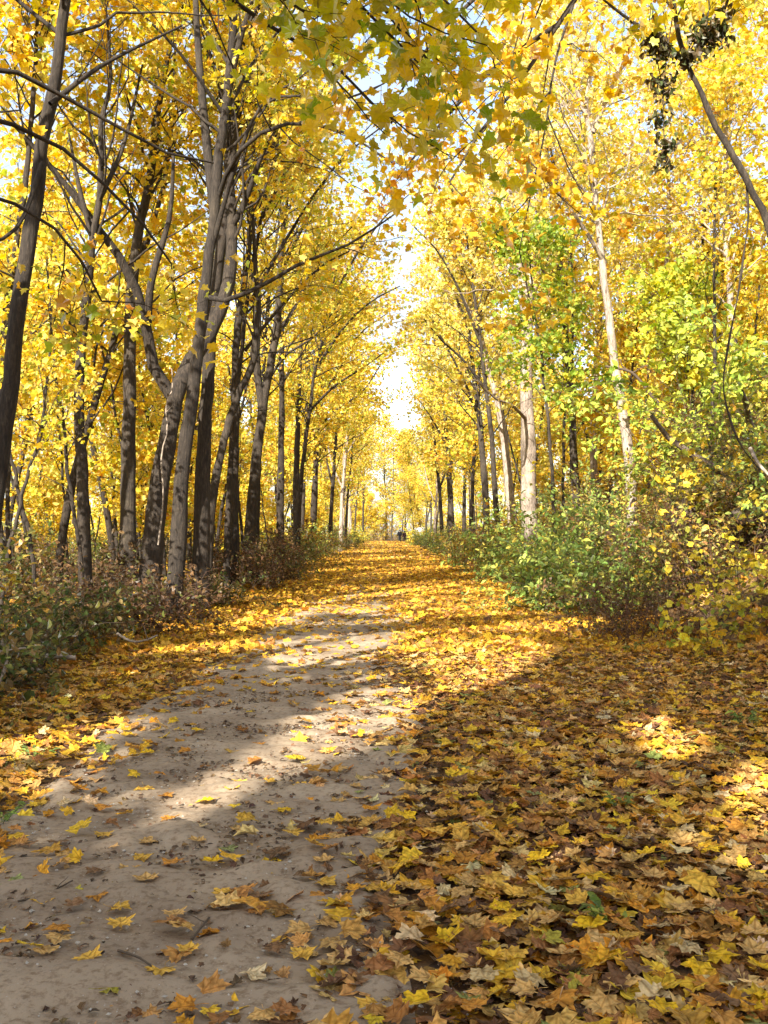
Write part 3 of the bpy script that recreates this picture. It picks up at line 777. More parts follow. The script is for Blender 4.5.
hero('tallest grey maple of the left row, slightly leaning with long boughs over the trail', 'tallest grey maple',
     [(172, 578, 17.5), (182, 480, 17.5), (194, 390, 17.5), (203, 310, 17.5), (212, 230, 17.5), (218, 170, 17.5), (226, 90, 17.5), (233, 20, 17.5), (238, -60, 17.5)], 18.5, 'bark_mid', 105, H=15.5, first=0.52, nprim=22, Lmax=3.6,
     limbs=[([(216, 200, 17.5), (228, 165, 17), (252, 135, 16.5), (290, 120, 16), (340, 128, 15.5), (392, 160, 15)], 5.5, 1.5), ([(210, 250, 17.5), (235, 160, 17), (262, 100, 16.8), (300, 92, 16.4)], 6, 2),
            ([(205, 296, 17.5), (226, 299, 17.2), (262, 284, 16.8), (300, 262, 16.4), (350, 242, 16), (398, 210, 15.5)], 5.5, 1.5), ([(214, 215, 17.5), (204, 130, 17.6), (196, 40, 17.8), (192, -40, 18)], 11, 5), ([(226, 90, 17.5), (240, 30, 17.2), (262, -40, 17)], 8, 3)])
hero('upright maple trunk tucked close behind the tallest grey maple', 'upright twin',
     [(200, 588, 20), (202, 500, 20), (206, 400, 20), (211, 320, 20), (222, 240, 20), (232, 150, 20), (240, 60, 20)], 20, 'bark_dark', 106, H=14.5, first=0.46, nprim=22, Lmax=3.4,
     limbs=[([(222, 240, 20), (244, 200, 19.6), (262, 150, 19.2), (285, 110, 19)], 8, 2)])
hero('slender grey maple bending to the right beside the twin trunks', 'bending slender maple',
     [(205, 562, 23), (212, 500, 23), (226, 430, 23), (238, 392, 23), (250, 360, 23), (256, 310, 23), (252, 260, 23)], 12, 'bark_grey', 107, H=11, first=0.5, nprim=18, Lmax=2.8)
hero('dark maple with rough trunk behind the bending slender one', 'rough dark maple',
     [(232, 572, 27), (234, 480, 27), (236, 400, 27), (238, 330, 27), (246, 260, 27), (250, 190, 27)], 14, 'bark_dark', 108, H=14, first=0.4, nprim=22, Lmax=3.3)
hero('pale grey maple leaning right, with a broad trunk above the brown brush mound', 'pale leaning maple',
     [(246, 566, 30), (254, 480, 30), (262, 410, 30), (270, 360, 30), (276, 310, 30), (280, 240, 30)], 15, 'bark_grey', 109, H=14.5, first=0.42, nprim=22, Lmax=3.4,
     limbs=[([(262, 410, 30), (256, 360, 30), (258, 310, 30), (250, 260, 30)], 9, 3)])
hero('pole straight maple rising from behind the brown brush mound', 'pole straight maple',
     [(280, 556, 38), (280, 460, 38), (280, 380, 38), (279, 320, 38), (282, 250, 38)], 10, 'bark_dark', 110, H=15, first=0.4, nprim=22, Lmax=3.4)
hero('thin straight maple right of the pole straight one, by the trail', 'thin straight maple',
     [(296, 552, 45), (298, 460, 45), (301, 390, 45), (303, 330, 45), (304, 270, 45)], 9, 'bark_dark', 111, H=15, first=0.36, nprim=22, Lmax=3.4)
# right bank
hero('broad pale trunk of the biggest tree on the right bank', 'broad pale tree',
     [(530, 512, 31), (529, 460, 31), (527, 410, 31), (526, 350, 31), (528, 290, 31), (536, 230, 31), (544, 170, 31), (548, 100, 31)], 21, 'bark_pale', 112, H=17, first=0.45, nprim=24, Lmax=3.8, pal=PAL_PALE, leaf=0.14,
     limbs=[([(527, 320, 31), (521, 265, 31), (512, 210, 31), (506, 140, 31)], 11, 4), ([(529, 300, 31), (545, 262, 30.6), (556, 215, 30.4), (560, 150, 30)], 8, 3), ([(527, 420, 31), (512, 405, 29.5), (495, 398, 28.5), (478, 380, 28)], 4, 1.5)])
hero('pale tree leaning left over the trail, standing behind the broad pale tree', 'left leaning pale tree',
     [(516, 522, 38), (506, 460, 38), (498, 410, 38), (486, 360, 38), (474, 315, 38), (462, 275, 38), (450, 220, 38)], 12, 'bark_pale', 113, H=13, first=0.45, nprim=22, Lmax=3.3, pal=PAL_PALE, leaf=0.14)
hero('straight dark pole tree right of the broad pale tree', 'dark pole tree',
     [(578, 500, 28), (574, 440, 28), (568, 380, 28), (564, 320, 28), (560, 250, 28), (556, 180, 28)], 10, 'bark_grey', 114, H=14, first=0.4, nprim=22, Lmax=3.2, pal=PAL_PALE, leaf=0.13)
hero('tall birch-like pale trunk with a dark scar and a fork near its top', 'tall forked birch',
     [(634, 512, 22), (630, 460, 22), (624, 410, 22), (616, 350, 22), (608, 290, 22), (602, 235, 22), (595, 165, 22), (588, 100, 22)], 13, 'bark_pale', 115, name='birch_tree', H=13.5, first=0.55, nprim=20, Lmax=3.0, pal=PAL_PALE,
     limbs=[([(606, 262, 22), (590, 235, 21.6), (570, 205, 21.2), (545, 172, 20.8), (518, 150, 20.5)], 5, 1.5), ([(594, 150, 22), (588, 112, 22), (576, 80, 22), (566, 40, 22)], 6, 2), ([(594, 130, 22), (606, 100, 22), (620, 68, 22), (632, 20, 22)], 6, 2)])
hero('slim pale tree between the dark pole tree and the tall forked birch', 'slim pale tree',
     [(594, 500, 33), (593, 440, 33), (596, 370, 33), (600, 300, 33), (598, 230, 33)], 9, 'bark_pale', 116, H=14, first=0.4, nprim=20, Lmax=3.2, pal=PAL_PALE, leaf=0.14)
hero('thin whitish tree standing alone right of the tall forked birch', 'thin whitish tree',
     [(664, 470, 27), (665, 400, 27), (667, 330, 27), (669, 240, 27), (672, 150, 27), (674, 60, 27)], 8, 'bark_pale', 117, H=15, first=0.45, nprim=20, Lmax=3.0, pal=PAL_PALE, leaf=0.13)
hero('pinkish grey tree near the right edge, its trunk hidden below by creepers', 'pinkish grey tree',
     [(743, 470, 24), (740, 400, 24), (736, 340, 24), (729, 260, 24), (726, 180, 24), (728, 90, 24)], 10, 'bark_pale', 118, H=13, first=0.4, nprim=22, Lmax=3.0, pal=PAL_YEL, leaf=0.13)
hero('arching thin tree at the top right corner with a bare side branch', None,
     [(806, 660, 10), (806, 500, 10), (798, 340, 10), (772, 245, 10), (745, 180, 10), (716, 122, 10), (692, 62, 10), (680, 10, 10), (668, -60, 10)], 12, 'bark_grey', 119, H=7.6, first=0.82, nprim=8, Lmax=1.8, per_twig=3,
     limbs=[([(692, 62, 10), (660, 34, 9.8), (630, 14, 9.6), (600, -10, 9.4)], 6, 2), ([(690, 60, 10), (720, 20, 10), (745, -40, 10)], 5, 2)])
hero('leafy green young maple in front of the broad pale tree', None,
     [(556, 520, 25), (550, 440, 25), (542, 370, 25), (536, 310, 25), (530, 250, 25)], 4.5, 'bark_grey', 141, H=9.2, first=0.45, nprim=16, Lmax=1.7, leaf=0.12, per_twig=5, pal=[((0.34, 0.46, 0.06), 4), ((0.52, 0.56, 0.07), 3), ((0.22, 0.33, 0.05), 2), ((0.80, 0.64, 0.07), 1.5)], name='young_maple')
hero('lime green young maple right of the tall forked birch', None,
     [(700, 500, 21), (694, 440, 21), (690, 390, 21), (684, 340, 21)], 5, 'bark_dark', 142, H=6.6, first=0.3, nprim=16, Lmax=1.9, leaf=0.12, per_twig=5, pal=[((0.46, 0.52, 0.06), 4), ((0.66, 0.62, 0.07), 3), ((0.30, 0.38, 0.05), 2), ((0.80, 0.64, 0.07), 1.5)], name='young_maple')
# overhead boughs from a maple that stands left of the frame beside the viewer
hero('maple with greenish yellow boughs hanging over the trail at the top', None,
     [(-330, 900, 5.6), (-310, 500, 5.6), (-290, 100, 5.7), (-270, -300, 5.8), (-250, -700, 5.9)], 60, 'bark_dark', 120, H=11, first=0.55, nprim=12, Lmax=3.0, pal=PAL_GREENY, kind='maple', leaf=0.108, per_twig=6, droop=0.02, spread=0.15, tilt=0.8,
     limbs=[([(-280, -60, 5.7), (-60, -110, 6), (150, -60, 6.4), (235, 5, 6.8), (290, 30, 7.0), (345, 70, 7.2), (392, 120, 7.4)], 12, 2),
            ([(-270, -260, 5.8), (60, -240, 6.4), (260, -110, 7), (360, -20, 7.6), (410, 30, 8.0), (440, 70, 8.3)], 10, 2),
            ([(100, -215, 6.5), (300, -180, 7.4), (400, -90, 8.6), (440, -40, 9.2)], 7, 2),
            ([(60, -80, 6.2), (200, -40, 6.2), (280, -10, 6.3), (330, 30, 6.4)], 7, 2), ([(200, -190, 7), (330, -110, 7.4), (420, -30, 7.8), (490, 40, 8)], 7, 2), ([(180, -150, 6.8), (290, -70, 7), (360, 0, 7.3), (420, 60, 7.6)], 7, 2)])
hero('maple with orange yellow crown reaching in above the middle of the trail', None,
     [(-235, 800, 9.0), (-225, 500, 9.0), (-215, 200, 9.0), (-205, -100, 9.0), (-190, -350, 9.0)], 34, 'bark_dark', 121, H=12.5, first=0.5, nprim=16, Lmax=3.4, pal=PAL_YEL, kind='maple_mid', leaf=0.10, per_twig=6,
     limbs=[([(-222, 120, 9), (-80, 70, 9.4), (0, 64, 10), (60, 92, 10.4), (110, 120, 10.8), (160, 148, 11), (212, 160, 11.4)], 9, 2),
            ([(-222, 160, 9), (-60, 110, 9.2), (0, 118, 9.6), (55, 142, 10), (100, 180, 10.4), (150, 232, 10.8), (170, 262, 11)], 8, 2),
            ([(-222, 260, 9), (-60, 190, 9.4), (20, 205, 9.8), (70, 245, 10), (100, 300, 10.4)], 7, 2)])
hero('maple on the right bank with deep orange sprays over the trail', None,
     [(800, 640, 12.0), (800, 400, 12.0), (795, 200, 12.0), (790, 0, 12), (780, -200, 12)], 26, 'bark_grey', 122, H=12, first=0.6, nprim=14, Lmax=2.8, pal=PAL_ORANGE, kind='maple_mid', leaf=0.105, per_twig=8,
     limbs=[([(790, -60, 12), (700, -90, 12), (620, -60, 12), (560, 20, 12), (520, 80, 12), (480, 130, 12), (450, 180, 12)], 9, 2), ([(640, -70, 12), (560, -60, 11.5), (480, -10, 11), (430, 40, 10.6), (400, 90, 10.4)], 7, 2),
            ([(575, 0, 12), (556, 60, 11.6), (546, 130, 11.4), (530, 200, 11.2), (520, 250, 11)], 3, 1), ([(560, 20, 12), (500, 60, 12.6), (450, 110, 13), (410, 160, 13.4)], 6, 2)])


hero('golden maple arching over the trail from the left beyond the thin straight maple', 'left arching maple',
     [(255, 556, 34), (258, 470, 34), (262, 380, 34), (268, 290, 34), (280, 210, 34)], 9, 'bark_dark', 130, H=14, first=0.35, nprim=22, Lmax=3.6,
     limbs=[([(264, 350, 34), (292, 310, 34), (318, 262, 33.5), (352, 225, 33)], 4, 1.2), ([(270, 290, 34), (300, 230, 33.5), (330, 170, 33), (372, 120, 32.5)], 4, 1.2), ([(262, 390, 34), (285, 355, 33.6), (315, 335, 33), (340, 300, 32.6)], 3.5, 1)])
hero('golden maple arching over the trail from the left, far down the row', 'far left arching maple',
     [(312, 548, 56), (314, 480, 56), (318, 400, 56), (324, 340, 56)], 8, 'bark_dark', 131, H=16, first=0.25, nprim=26, Lmax=4.2, leaf=0.15, kind='maple_far',
     limbs=[([(318, 400, 56), (338, 372, 56), (358, 335, 55), (388, 312, 54)], 3, 1), ([(322, 345, 56), (342, 300, 55), (366, 262, 54), (380, 225, 54)], 3, 1), ([(316, 430, 56), (335, 410, 55), (362, 392, 54.5), (380, 365, 54)], 2.5, 1)])
hero('leafy golden maple of the left row whose sprays veil the sky gap', None,
     [(226, 566, 26), (230, 480, 26), (240, 380, 26), (252, 280, 26), (266, 190, 26), (280, 100, 26)], 7, 'bark_dark', 134, H=14.5, first=0.4, nprim=18, Lmax=3.2, per_twig=6,
     limbs=[([(250, 300, 26), (290, 230, 26), (330, 170, 25.5), (372, 130, 25), (410, 110, 24.5)], 4, 1.2), ([(244, 350, 26), (285, 300, 26), (325, 262, 25.5), (362, 245, 25)], 4, 1.2), ([(262, 215, 26), (300, 140, 26), (340, 70, 25.5), (380, 20, 25)], 4, 1.2)])
hero('leafy golden maple of the left row leaning far over the trail', None,
     [(296, 552, 42), (302, 480, 42), (312, 400, 42), (326, 320, 42), (340, 250, 42)], 6, 'bark_dark', 135, H=14, first=0.35, nprim=22, Lmax=3.6, per_twig=6, leaf=0.13,
     limbs=[([(318, 365, 42), (345, 325, 41.5), (372, 300, 41), (400, 285, 40)], 3.5, 1), ([(328, 310, 42), (355, 255, 41.5), (385, 215, 41), (412, 190, 40)], 3.5, 1), ([(310, 410, 42), (335, 385, 41.5), (362, 368, 41), (384, 352, 40)], 3, 1)])
hero('pale yellow maple of the right row with sprays reaching over the trail', None,
     [(500, 526, 36), (494, 450, 36), (484, 370, 36), (474, 290, 36), (464, 210, 36)], 7, 'bark_grey', 136, H=14, first=0.35, nprim=20, Lmax=3.4, per_twig=6, leaf=0.13, pal=PAL_PALE,
     limbs=[([(480, 340, 36), (460, 290, 35.5), (438, 250, 35), (414, 225, 34)], 3.5, 1), ([(486, 390, 36), (464, 360, 35.5), (442, 340, 35), (424, 318, 34)], 3.5, 1), ([(468, 240, 36), (450, 180, 35.5), (428, 140, 35), (404, 118, 34)], 3.5, 1)])
hero('pale yellow maple arching over the trail from the right, beyond the leaning pale tree', 'right arching maple',
     [(488, 530, 46), (485, 470, 46), (478, 400, 46), (470, 330, 46), (466, 270, 46)], 9, 'bark_grey', 132, H=16, first=0.25, nprim=26, Lmax=4.0, leaf=0.15, kind='maple_far', pal=PAL_PALE,
     limbs=[([(480, 420, 46), (464, 380, 45), (446, 345, 44), (424, 305, 43)], 3.5, 1), ([(470, 330, 46), (452, 285, 45), (432, 235, 44)], 3.5, 1)])
hero('pale yellow maple on the right trail edge, far down the row', 'far right arching maple',
     [(452, 540, 66), (450, 490, 66), (446, 430, 66), (440, 380, 66)], 8, 'bark_grey', 133, H=18, first=0.2, nprim=28, Lmax=4.4, leaf=0.16, kind='maple_far', pal=PAL_PALE,
     limbs=[([(448, 450, 66), (436, 425, 65), (418, 398, 64)], 2.5, 1)])


# ------------------------------------------------------------------ trees behind the viewer: they throw the shade over the foreground
BACK = [(-4.6, -3.2), (-9.7, -6.9), (-3.8, -9.5), (-9.8, -1.0), (-5.4, -14.5), (-11.5, -9.5), (4.8, -7.0), (-6.6, 2.2), (-1.9, -17.5), (5.2, 0.5), (-8.8, -13.5), (-5.9, -6.4), (-3.4, -6.2), (-7.4, -10.6)]
for i, (x, y) in enumerate(BACK):
    z = float(terrain(x, y)) - 0.1
    rg = np.random.default_rng(300 + i); dx, dy = rg.normal(0, 0.5, 2)
    pts = [(x, y, z), (x + dx * .3, y + dy * .3, 3.5), (x + dx * .7, y + dy * .7, 7), (x + dx, y + dy, 10.5)]
    wood, crown = make_tree(pts, 0.17, 0.03, 300 + i, H=13.5, first=0.3, nprim=24, Lmax=3.6, leaf=0.17, kind='maple_far', prune=sun_gaps, per_twig=8)
    w = ('yellow maple of the trail edge standing behind the viewer, outside the photo')
    tree_thing('maple_tree', w, wood, crown, pts[0], 'bark_grey', 'maples behind the viewer')

# ------------------------------------------------------------------ shrubs
def make_bush(seed, rad, ht, pal, nstem=26, nleaf=2200, leaf=0.06, kind='oval', bare=0.0, arch=0.03, sub=4, per=6, stem_r=0.006):
    rg = np.random.default_rng(seed)
    a = rg.uniform(0, 2 * np.pi, nstem); rr = rad * 0.55 * np.sqrt(rg.random(nstem))
    P0 = np.c_[np.cos(a) * rr, np.sin(a) * rr, np.full(nstem, -0.05)]
    out = rg.uniform(0.1, 0.9, nstem) * rad / max(ht, 0.3)
    D = np.c_[np.cos(a) * out, np.sin(a) * out, np.ones(nstem)]
    L = ht * rg.uniform(0.6, 1.25, nstem) * np.sqrt(1 + out ** 2)
    P1 = grow(P0, D, L, 8, 0.16, -arch, rg)
    P1[:, :, 2] = np.maximum(P1[:, :, 2], -0.05)
    wood = MB(); wood.tubes(P1, stem_r * rg.uniform(0.6, 1.3, (nstem, 1)) * np.linspace(1, .4, 8)[None], 4)
    t = np.clip(np.linspace(.25, 1, sub)[None] + rg.normal(0, .08, (nstem, sub)), .1, 1)
    q, T = along(P1, t); d = side_dirs(T, np.radians(rg.uniform(25, 75, t.shape)), rg, .7, 0.02)
    L2 = (ht * 0.42) * rg.uniform(.4, 1.1, t.shape)
    P2 = grow(q.reshape(-1, 3), d.reshape(-1, 3), L2.reshape(-1), 5, .2, -.03, rg)
    wood.tubes(P2, np.full((len(P2), 1), stem_r * .45) * np.linspace(1, .5, 5)[None], 3)
    t3 = np.clip(np.linspace(.3, 1, 3)[None] + rg.normal(0, .08, (len(P2), 3)), .1, 1)
    q, T = along(P2, t3); d = side_dirs(T, np.radians(rg.uniform(20, 70, t3.shape)), rg, .8, 0.0)
    P3 = grow(q.reshape(-1, 3), d.reshape(-1, 3), (ht * .2 * rg.uniform(.4, 1.2, t3.shape)).reshape(-1), 4, .2, -.02, rg)
    wood.tubes(P3, np.full((len(P3), 1), stem_r * .3) * np.linspace(1, .6, 4)[None], 3)
    if bare: P3 = P3[rg.random(len(P3)) > bare]
    k = max(1, int(round(nleaf / max(len(P3), 1))))
    lp, lt = along(P3, rg.uniform(.05, 1, (len(P3), k))); lp = lp.reshape(-1, 3); lt = lt.reshape(-1, 3)
    lp = lp + rg.normal(0, leaf * .7, lp.shape); lp[:, 2] = np.maximum(lp[:, 2], 0.02)
    m = len(lp); nor = rg.normal(0, .6, (m, 3)) + [0, 0, .7]; head = lt + rg.normal(0, .5, (m, 3)) + [0, 0, -.15]
    cl = np.repeat(pick(pal, len(P3), rg), k, 0); col = np.where(rg.random((m, 1)) < .6, cl, pick(pal, m, rg))
    fo = MB()
    idx = rg.integers(0, 2, m)
    for j in range(2):
        w = idx == j
        place_leaves(fo, leaf_template(kind, .35 - .3 * j, .3, seed + j), lp[w], nor[w], head[w], leaf * np.clip(rg.normal(1, .25, w.sum()), .5, 1.6), col[w])
    return wood, fo


def bush_thing(label, x, y, seed, rad, ht, pal, wood_mat='twig', group=None, name='shrub', cat='shrub', **kw):
    wood, fo = make_bush(seed, rad, ht, pal, **kw)
    z = float(terrain(x, y))
    o = thing(name, label, cat, (x, y, z), group)
    wood.build('stems', M[wood_mat], o, True); fo.build('foliage', M['shrub'], o)
    return o


# repeated brush farther along and in the wood
BP = [bush_thing('', 0, 0, 551, 1.3, 1.2, PAL_LEFTBRUSH, leaf=.10, nleaf=1800, nstem=24), bush_thing('', 0, 0, 552, 1.2, 1.3, PAL_GREEN, leaf=.11, nleaf=1700, nstem=24),
      bush_thing('', 0, 0, 553, 1.4, 1.4, PAL_MIXBUSH, leaf=.11, nleaf=1800, nstem=26), bush_thing('', 0, 0, 554, 1.3, 1.5, PAL_YELBUSH, leaf=.13, nleaf=1300, nstem=22, kind='maple_far')]
B_TONE = ['brown', 'green', 'rusty', 'yellow']

# ------------------------------------------------------------------ the wood: repeated maples, saplings
rngw = np.random.default_rng(77)


def proto_tree(seed, Ht, r0, pal, bark, first, nprim, Lmax, leaf, kind='maple_far', lean=1.1, fork=False, **kw):
    rg = np.random.default_rng(seed); dx, dy = rg.normal(0, lean, 2)
    pts = [(0, 0, -0.15), (dx * .15, dy * .15, Ht * .2), (dx * .5, dy * .5, Ht * .45), (dx * .8, dy * .9, Ht * .7), (dx, dy, Ht)]
    limbs = []
    if fork:
        a = rg.uniform(0, 6.28); b = np.array(pts[1]) + [0, 0, Ht * .06]
        b[:2] = np.array([dx, dy]) * 0.22
        limbs = [([b, b + [math.cos(a) * .6, math.sin(a) * .6, 1.3], b + [math.cos(a) * 1.1, math.sin(a) * 1.1, 3.4], b + [math.cos(a) * 1.6, math.sin(a) * 1.6, 6.0]], r0 * .6, r0 * .2)]
    wood, crown = make_tree(pts, r0, 0.02, seed, first=first, nprim=nprim, Lmax=Lmax, leaf=leaf, kind=kind, limbs=limbs, seg=8, **{'per_twig': 4, **kw})
    o = tree_thing('maple_tree', '', wood, crown, (0, 0, 0), bark)
    return o


PROTO = [proto_tree(401, 14.5, 0.105, PAL_YEL, 'bark_grey', 0.22, 28, 3.2, 0.15),
         proto_tree(402, 16.5, 0.135, PAL_YEL, 'bark_dark', 0.28, 30, 3.6, 0.15, fork=True),
         proto_tree(403, 12.0, 0.07, PAL_PALE, 'bark_grey', 0.18, 26, 2.6, 0.14),
         proto_tree(404, 15.0, 0.115, PAL_PALE, 'bark_pale', 0.25, 28, 3.2, 0.15, fork=True),
         proto_tree(405, 13.5, 0.09, PAL_GREENY, 'bark_dark', 0.2, 26, 3.0, 0.15),
         proto_tree(406, 13.5, 0.095, PAL_ORANGE, 'bark_grey', 0.25, 26, 3.0, 0.14)]
P_TONE = ['golden', 'golden forked', 'slender pale', 'pale forked', 'greenish', 'orange tinted']
SAP = [proto_tree(411, 4.6, 0.030, PAL_YEL, 'bark_grey', 0.16, 15, 1.35, 0.12, nsec=5, ntwig=4, per_twig=6),
       proto_tree(412, 6.2, 0.042, PAL_YEL, 'bark_dark', 0.16, 18, 1.6, 0.13, nsec=5, ntwig=4, per_twig=6),
       proto_tree(413, 3.4, 0.022, PAL_GREENY, 'bark_grey', 0.16, 13, 1.1, 0.11, nsec=5, ntwig=4, per_twig=6),
       proto_tree(414, 7.5, 0.05, PAL_GREENY, 'bark_dark', 0.2, 20, 1.8, 0.13, nsec=5, ntwig=4, per_twig=6)]
SAP += [proto_tree(421, 7.0, 0.028, PAL_YEL, 'bark_dark', 0.3, 12, 1.3, 0.10, nsec=4, ntwig=3, per_twig=4, lean=.5), proto_tree(422, 9.5, 0.040, PAL_YEL, 'bark_dark', 0.4, 13, 1.5, 0.10, nsec=4, ntwig=3, per_twig=4, lean=.8),
        proto_tree(423, 5.0, 0.020, PAL_GREENY, 'bark_grey', 0.3, 10, 1.1, 0.09, nsec=4, ntwig=3, per_twig=4, lean=.9)]
for o in SAP: o.name = 'maple_sapling'
S_TONE = ['golden', 'tall golden', 'small lime', 'tall lime', 'thin dark', 'tall thin dark', 'wispy']
used_p = set()


def where_seen(x, y):
    px = VPX + x / y * F if y > 1 else 5000
    best = min(HEROES, key=lambda h: abs(h[1] - px) + (40 if (h[1] < VPX) != (px < VPX) else 0))
    side = 'just left of' if px < best[1] else 'just right of'
    return px, f'{side} the {best[0]}'


def plant(protos, tones, k, x, y, rot, sc, noun, group):
    p = protos[k]; z = float(terrain(x, y))
    px, ws = where_seen(x, y)
    deep = 'far back' if y > 70 else 'farther in' if y > 42 else 'close by'
    if -60 < px < 830: lab = f'{tones[k]} {noun} {deep}, {ws}'
    else: lab = f'{tones[k]} {noun} of the wood, outside the photo'
    if p.name in used_p: return copy_tree(p, (x, y, z), rot, sc, lab, group)
    used_p.add(p.name)
    p.location = (x, y, z); p.rotation_euler = (0, 0, rot); p.scale = (sc,) * 3; p['label'] = lab; p['group'] = group
    return p


spots = []


def scatter(n, xr, yr, mind, tries=4000, ypow=1.0):
    out = []
    for _ in range(tries):
        if len(out) >= n: break
        x = rngw.uniform(*xr); y = yr[0] + (yr[1] - yr[0]) * rngw.random() ** ypow
        if all((x - a) ** 2 + (y - b) ** 2 > mind * mind for a, b in spots):
            spots.append((x, y)); out.append((x, y))
    return out


# the rows along the trail far ahead
for y in (54, 62, 70, 79, 88, 97, 107, 118, 130, 142, 154):
    for s in (-1, 1):
        x = s * (4.3 + rngw.uniform(-0.3, 1.2)) + (0.5 if s < 0 else 0); yy = y + rngw.uniform(-3, 3); spots.append((x, yy))
        plant(PROTO, P_TONE, int(rngw.choice([0, 1, 2, 3, 4, 5], p=[.26, .2, .2, .16, .1, .08])), x, yy, rngw.uniform(0, 6.28), rngw.uniform(0.95, 1.2) * (1.08 if s < 0 else .95), 'maple', 'maples lining the far trail')
# left wood, right wood
for (x, y) in scatter(30, (-26, -7), (16, 110), 3.4, ypow=1.1):
    plant(PROTO, P_TONE, int(rngw.choice([0, 1, 2, 3, 4, 5], p=[.26, .20, .22, .0, .20, .12])), x, y, rngw.uniform(0, 6.28), rngw.uniform(0.8, 1.1), 'maple', 'maples of the left wood')
for (x, y) in scatter(34, (7, 30), (24, 110), 3.4, ypow=1.1):
    plant(PROTO, P_TONE, int(rngw.choice([0, 1, 2, 3, 4, 5], p=[.2, .1, .26, .26, .1, .08])), x, y, rngw.uniform(0, 6.28), rngw.uniform(0.75, 1.05), 'maple', 'maples of the right bank wood')
# where the trail bends out of sight
for (x, y) in scatter(18, (-16, 18), (170, 200), 3.6):
    plant(PROTO, P_TONE, int(rngw.choice([0, 2, 5], p=[.4, .4, .2])), x, y, rngw.uniform(0, 6.28), rngw.uniform(1.3, 1.7), 'maple', 'maples closing the end of the trail')
for (x, y) in ((-6.2, 170), (-2.8, 172), (0.2, 175), (3.4, 171.5), (6.6, 172), (9.5, 170), (-9.5, 171), (13, 172), (-13, 173)):
    plant(BP, B_TONE, int(rngw.choice(4, p=[.3, .1, .4, .2])), x, y, rngw.uniform(0, 6.28), rngw.uniform(1.2, 1.7), 'shrub', 'brush closing the end of the trail')
for (x, y) in scatter(22, (-14, 16), (169, 182), 1.4):
    plant(SAP, S_TONE, int(rngw.choice([0, 1, 3], p=[.3, .4, .3])), x, y, rngw.uniform(0, 6.28), rngw.uniform(1.0, 1.5), 'sapling', 'saplings closing the end of the trail')
# saplings
for (x, y) in scatter(46, (-20, -5.2), (15, 80), 1.5, ypow=1.3):
    plant(SAP, S_TONE, int(rngw.choice([0, 1, 2, 3], p=[.35, .3, .2, .15])), x, y, rngw.uniform(0, 6.28), rngw.uniform(0.8, 1.2), 'sapling', 'saplings of the left wood')
for (x, y) in scatter(14, (6.0, 11), (22, 40), 1.2) + scatter(34, (5.6, 22), (20, 80), 1.7, ypow=1.3):
    plant(SAP, S_TONE, int(rngw.choice([0, 1, 2, 3], p=[.25, .25, .25, .25])), x, y, rngw.uniform(0, 6.28), rngw.uniform(0.75, 1.1), 'sapling', 'saplings of the right bank')

for (x, y) in scatter(52, (-17, -4.8), (13, 55), 0.8, ypow=1.2):
    plant(SAP, S_TONE, int(rngw.choice([4, 5, 6], p=[.4, .35, .25])), x, y, rngw.uniform(0, 6.28), rngw.uniform(0.7, 1.2), 'sapling', 'saplings of the left wood')
for (x, y) in scatter(34, (5.2, 17), (19, 55), 0.8, ypow=1.2):
    plant(SAP, S_TONE, int(rngw.choice([4, 5, 6], p=[.3, .3, .4])), x, y, rngw.uniform(0, 6.28), rngw.uniform(0.7, 1.15), 'sapling', 'saplings of the right bank')

# far wood behind everything: reads as one yellow mass
def far_wood():
    rg = np.random.default_rng(88); cr = MB(); n = 20000
    a = rg.uniform(0, 1, n); side = rg.random(n)
    x = np.where(side < 0.4, rg.uniform(-75, -28, n), np.where(side < 0.8, rg.uniform(31, 80, n), rg.uniform(-45, 50, n)))
    y = np.where(side < 0.8, rg.uniform(20, 210, n), rg.uniform(208, 240, n))
    cell = np.sin(x * .55 + 3 * np.sin(y * .21)) * np.sin(y * .5 + 2 * np.sin(x * .33))
    hmax = 6.5 + 3.5 * cell
    z = terrain(x, y) + 0.6 + rg.random(n) ** 0.8 * hmax
    nor = rg.normal(0, .6, (n, 3)) + [0, -.2, .6]; head = rg.normal(0, 1, (n, 3))
    place_leaves(cr, leaf_template('maple_far', .3, .3, 5), np.c_[x, y, z], nor, head, rg.uniform(0.35, 0.65, n), pick(PAL_YEL, n, rg))
    struct(cr.build('far_wood_foliage', M['canopy']), 'stuff')


far_wood()


# ------------------------------------------------------------------ shrubs along the trail
GL = 'low brush along the left trail edge'
bush_thing('low olive leaved brush at the left edge, nearest to the viewer', -4.15, 8.6, 501, .8, 0.48, PAL_LEFTBRUSH, group=GL, bare=.25, leaf=.078, nleaf=1560, nstem=45)
bush_thing('dark tangled brush with bare twigs beside the fallen grey logs', -4.2, 10.4, 502, 1.0, 0.56, PAL_LEFTBRUSH, group=GL, leaf=.078, nleaf=1800, nstem=51, bare=.3)
bush_thing('green and yellow sapling thicket at the left edge below the leaning trunk', -5.6, 12.0, 503, 1.1, 0.99, PAL_MIXBUSH, group=GL, bare=.25, leaf=.095, nleaf=1560, nstem=39)
bush_thing('olive brush below the slim dark maple', -4.45, 12.6, 504, 1.1, 0.63, PAL_LEFTBRUSH, group=GL, bare=.25, leaf=.078, nleaf=1920, nstem=51)
bush_thing('russet brown leaved brush in front of the forked dark maple', -4.0, 15.0, 505, 1.0, 0.69, PAL_BROWNBUSH, 'twig_red', group=GL, bare=.25, leaf=.084, nleaf=1680, nstem=45)
bush_thing('olive low brush in front of the tallest grey maple', -4.3, 13.9, 506, .8, 0.46, PAL_LEFTBRUSH, group=GL, bare=.25, leaf=.072, nleaf=1440, nstem=42)
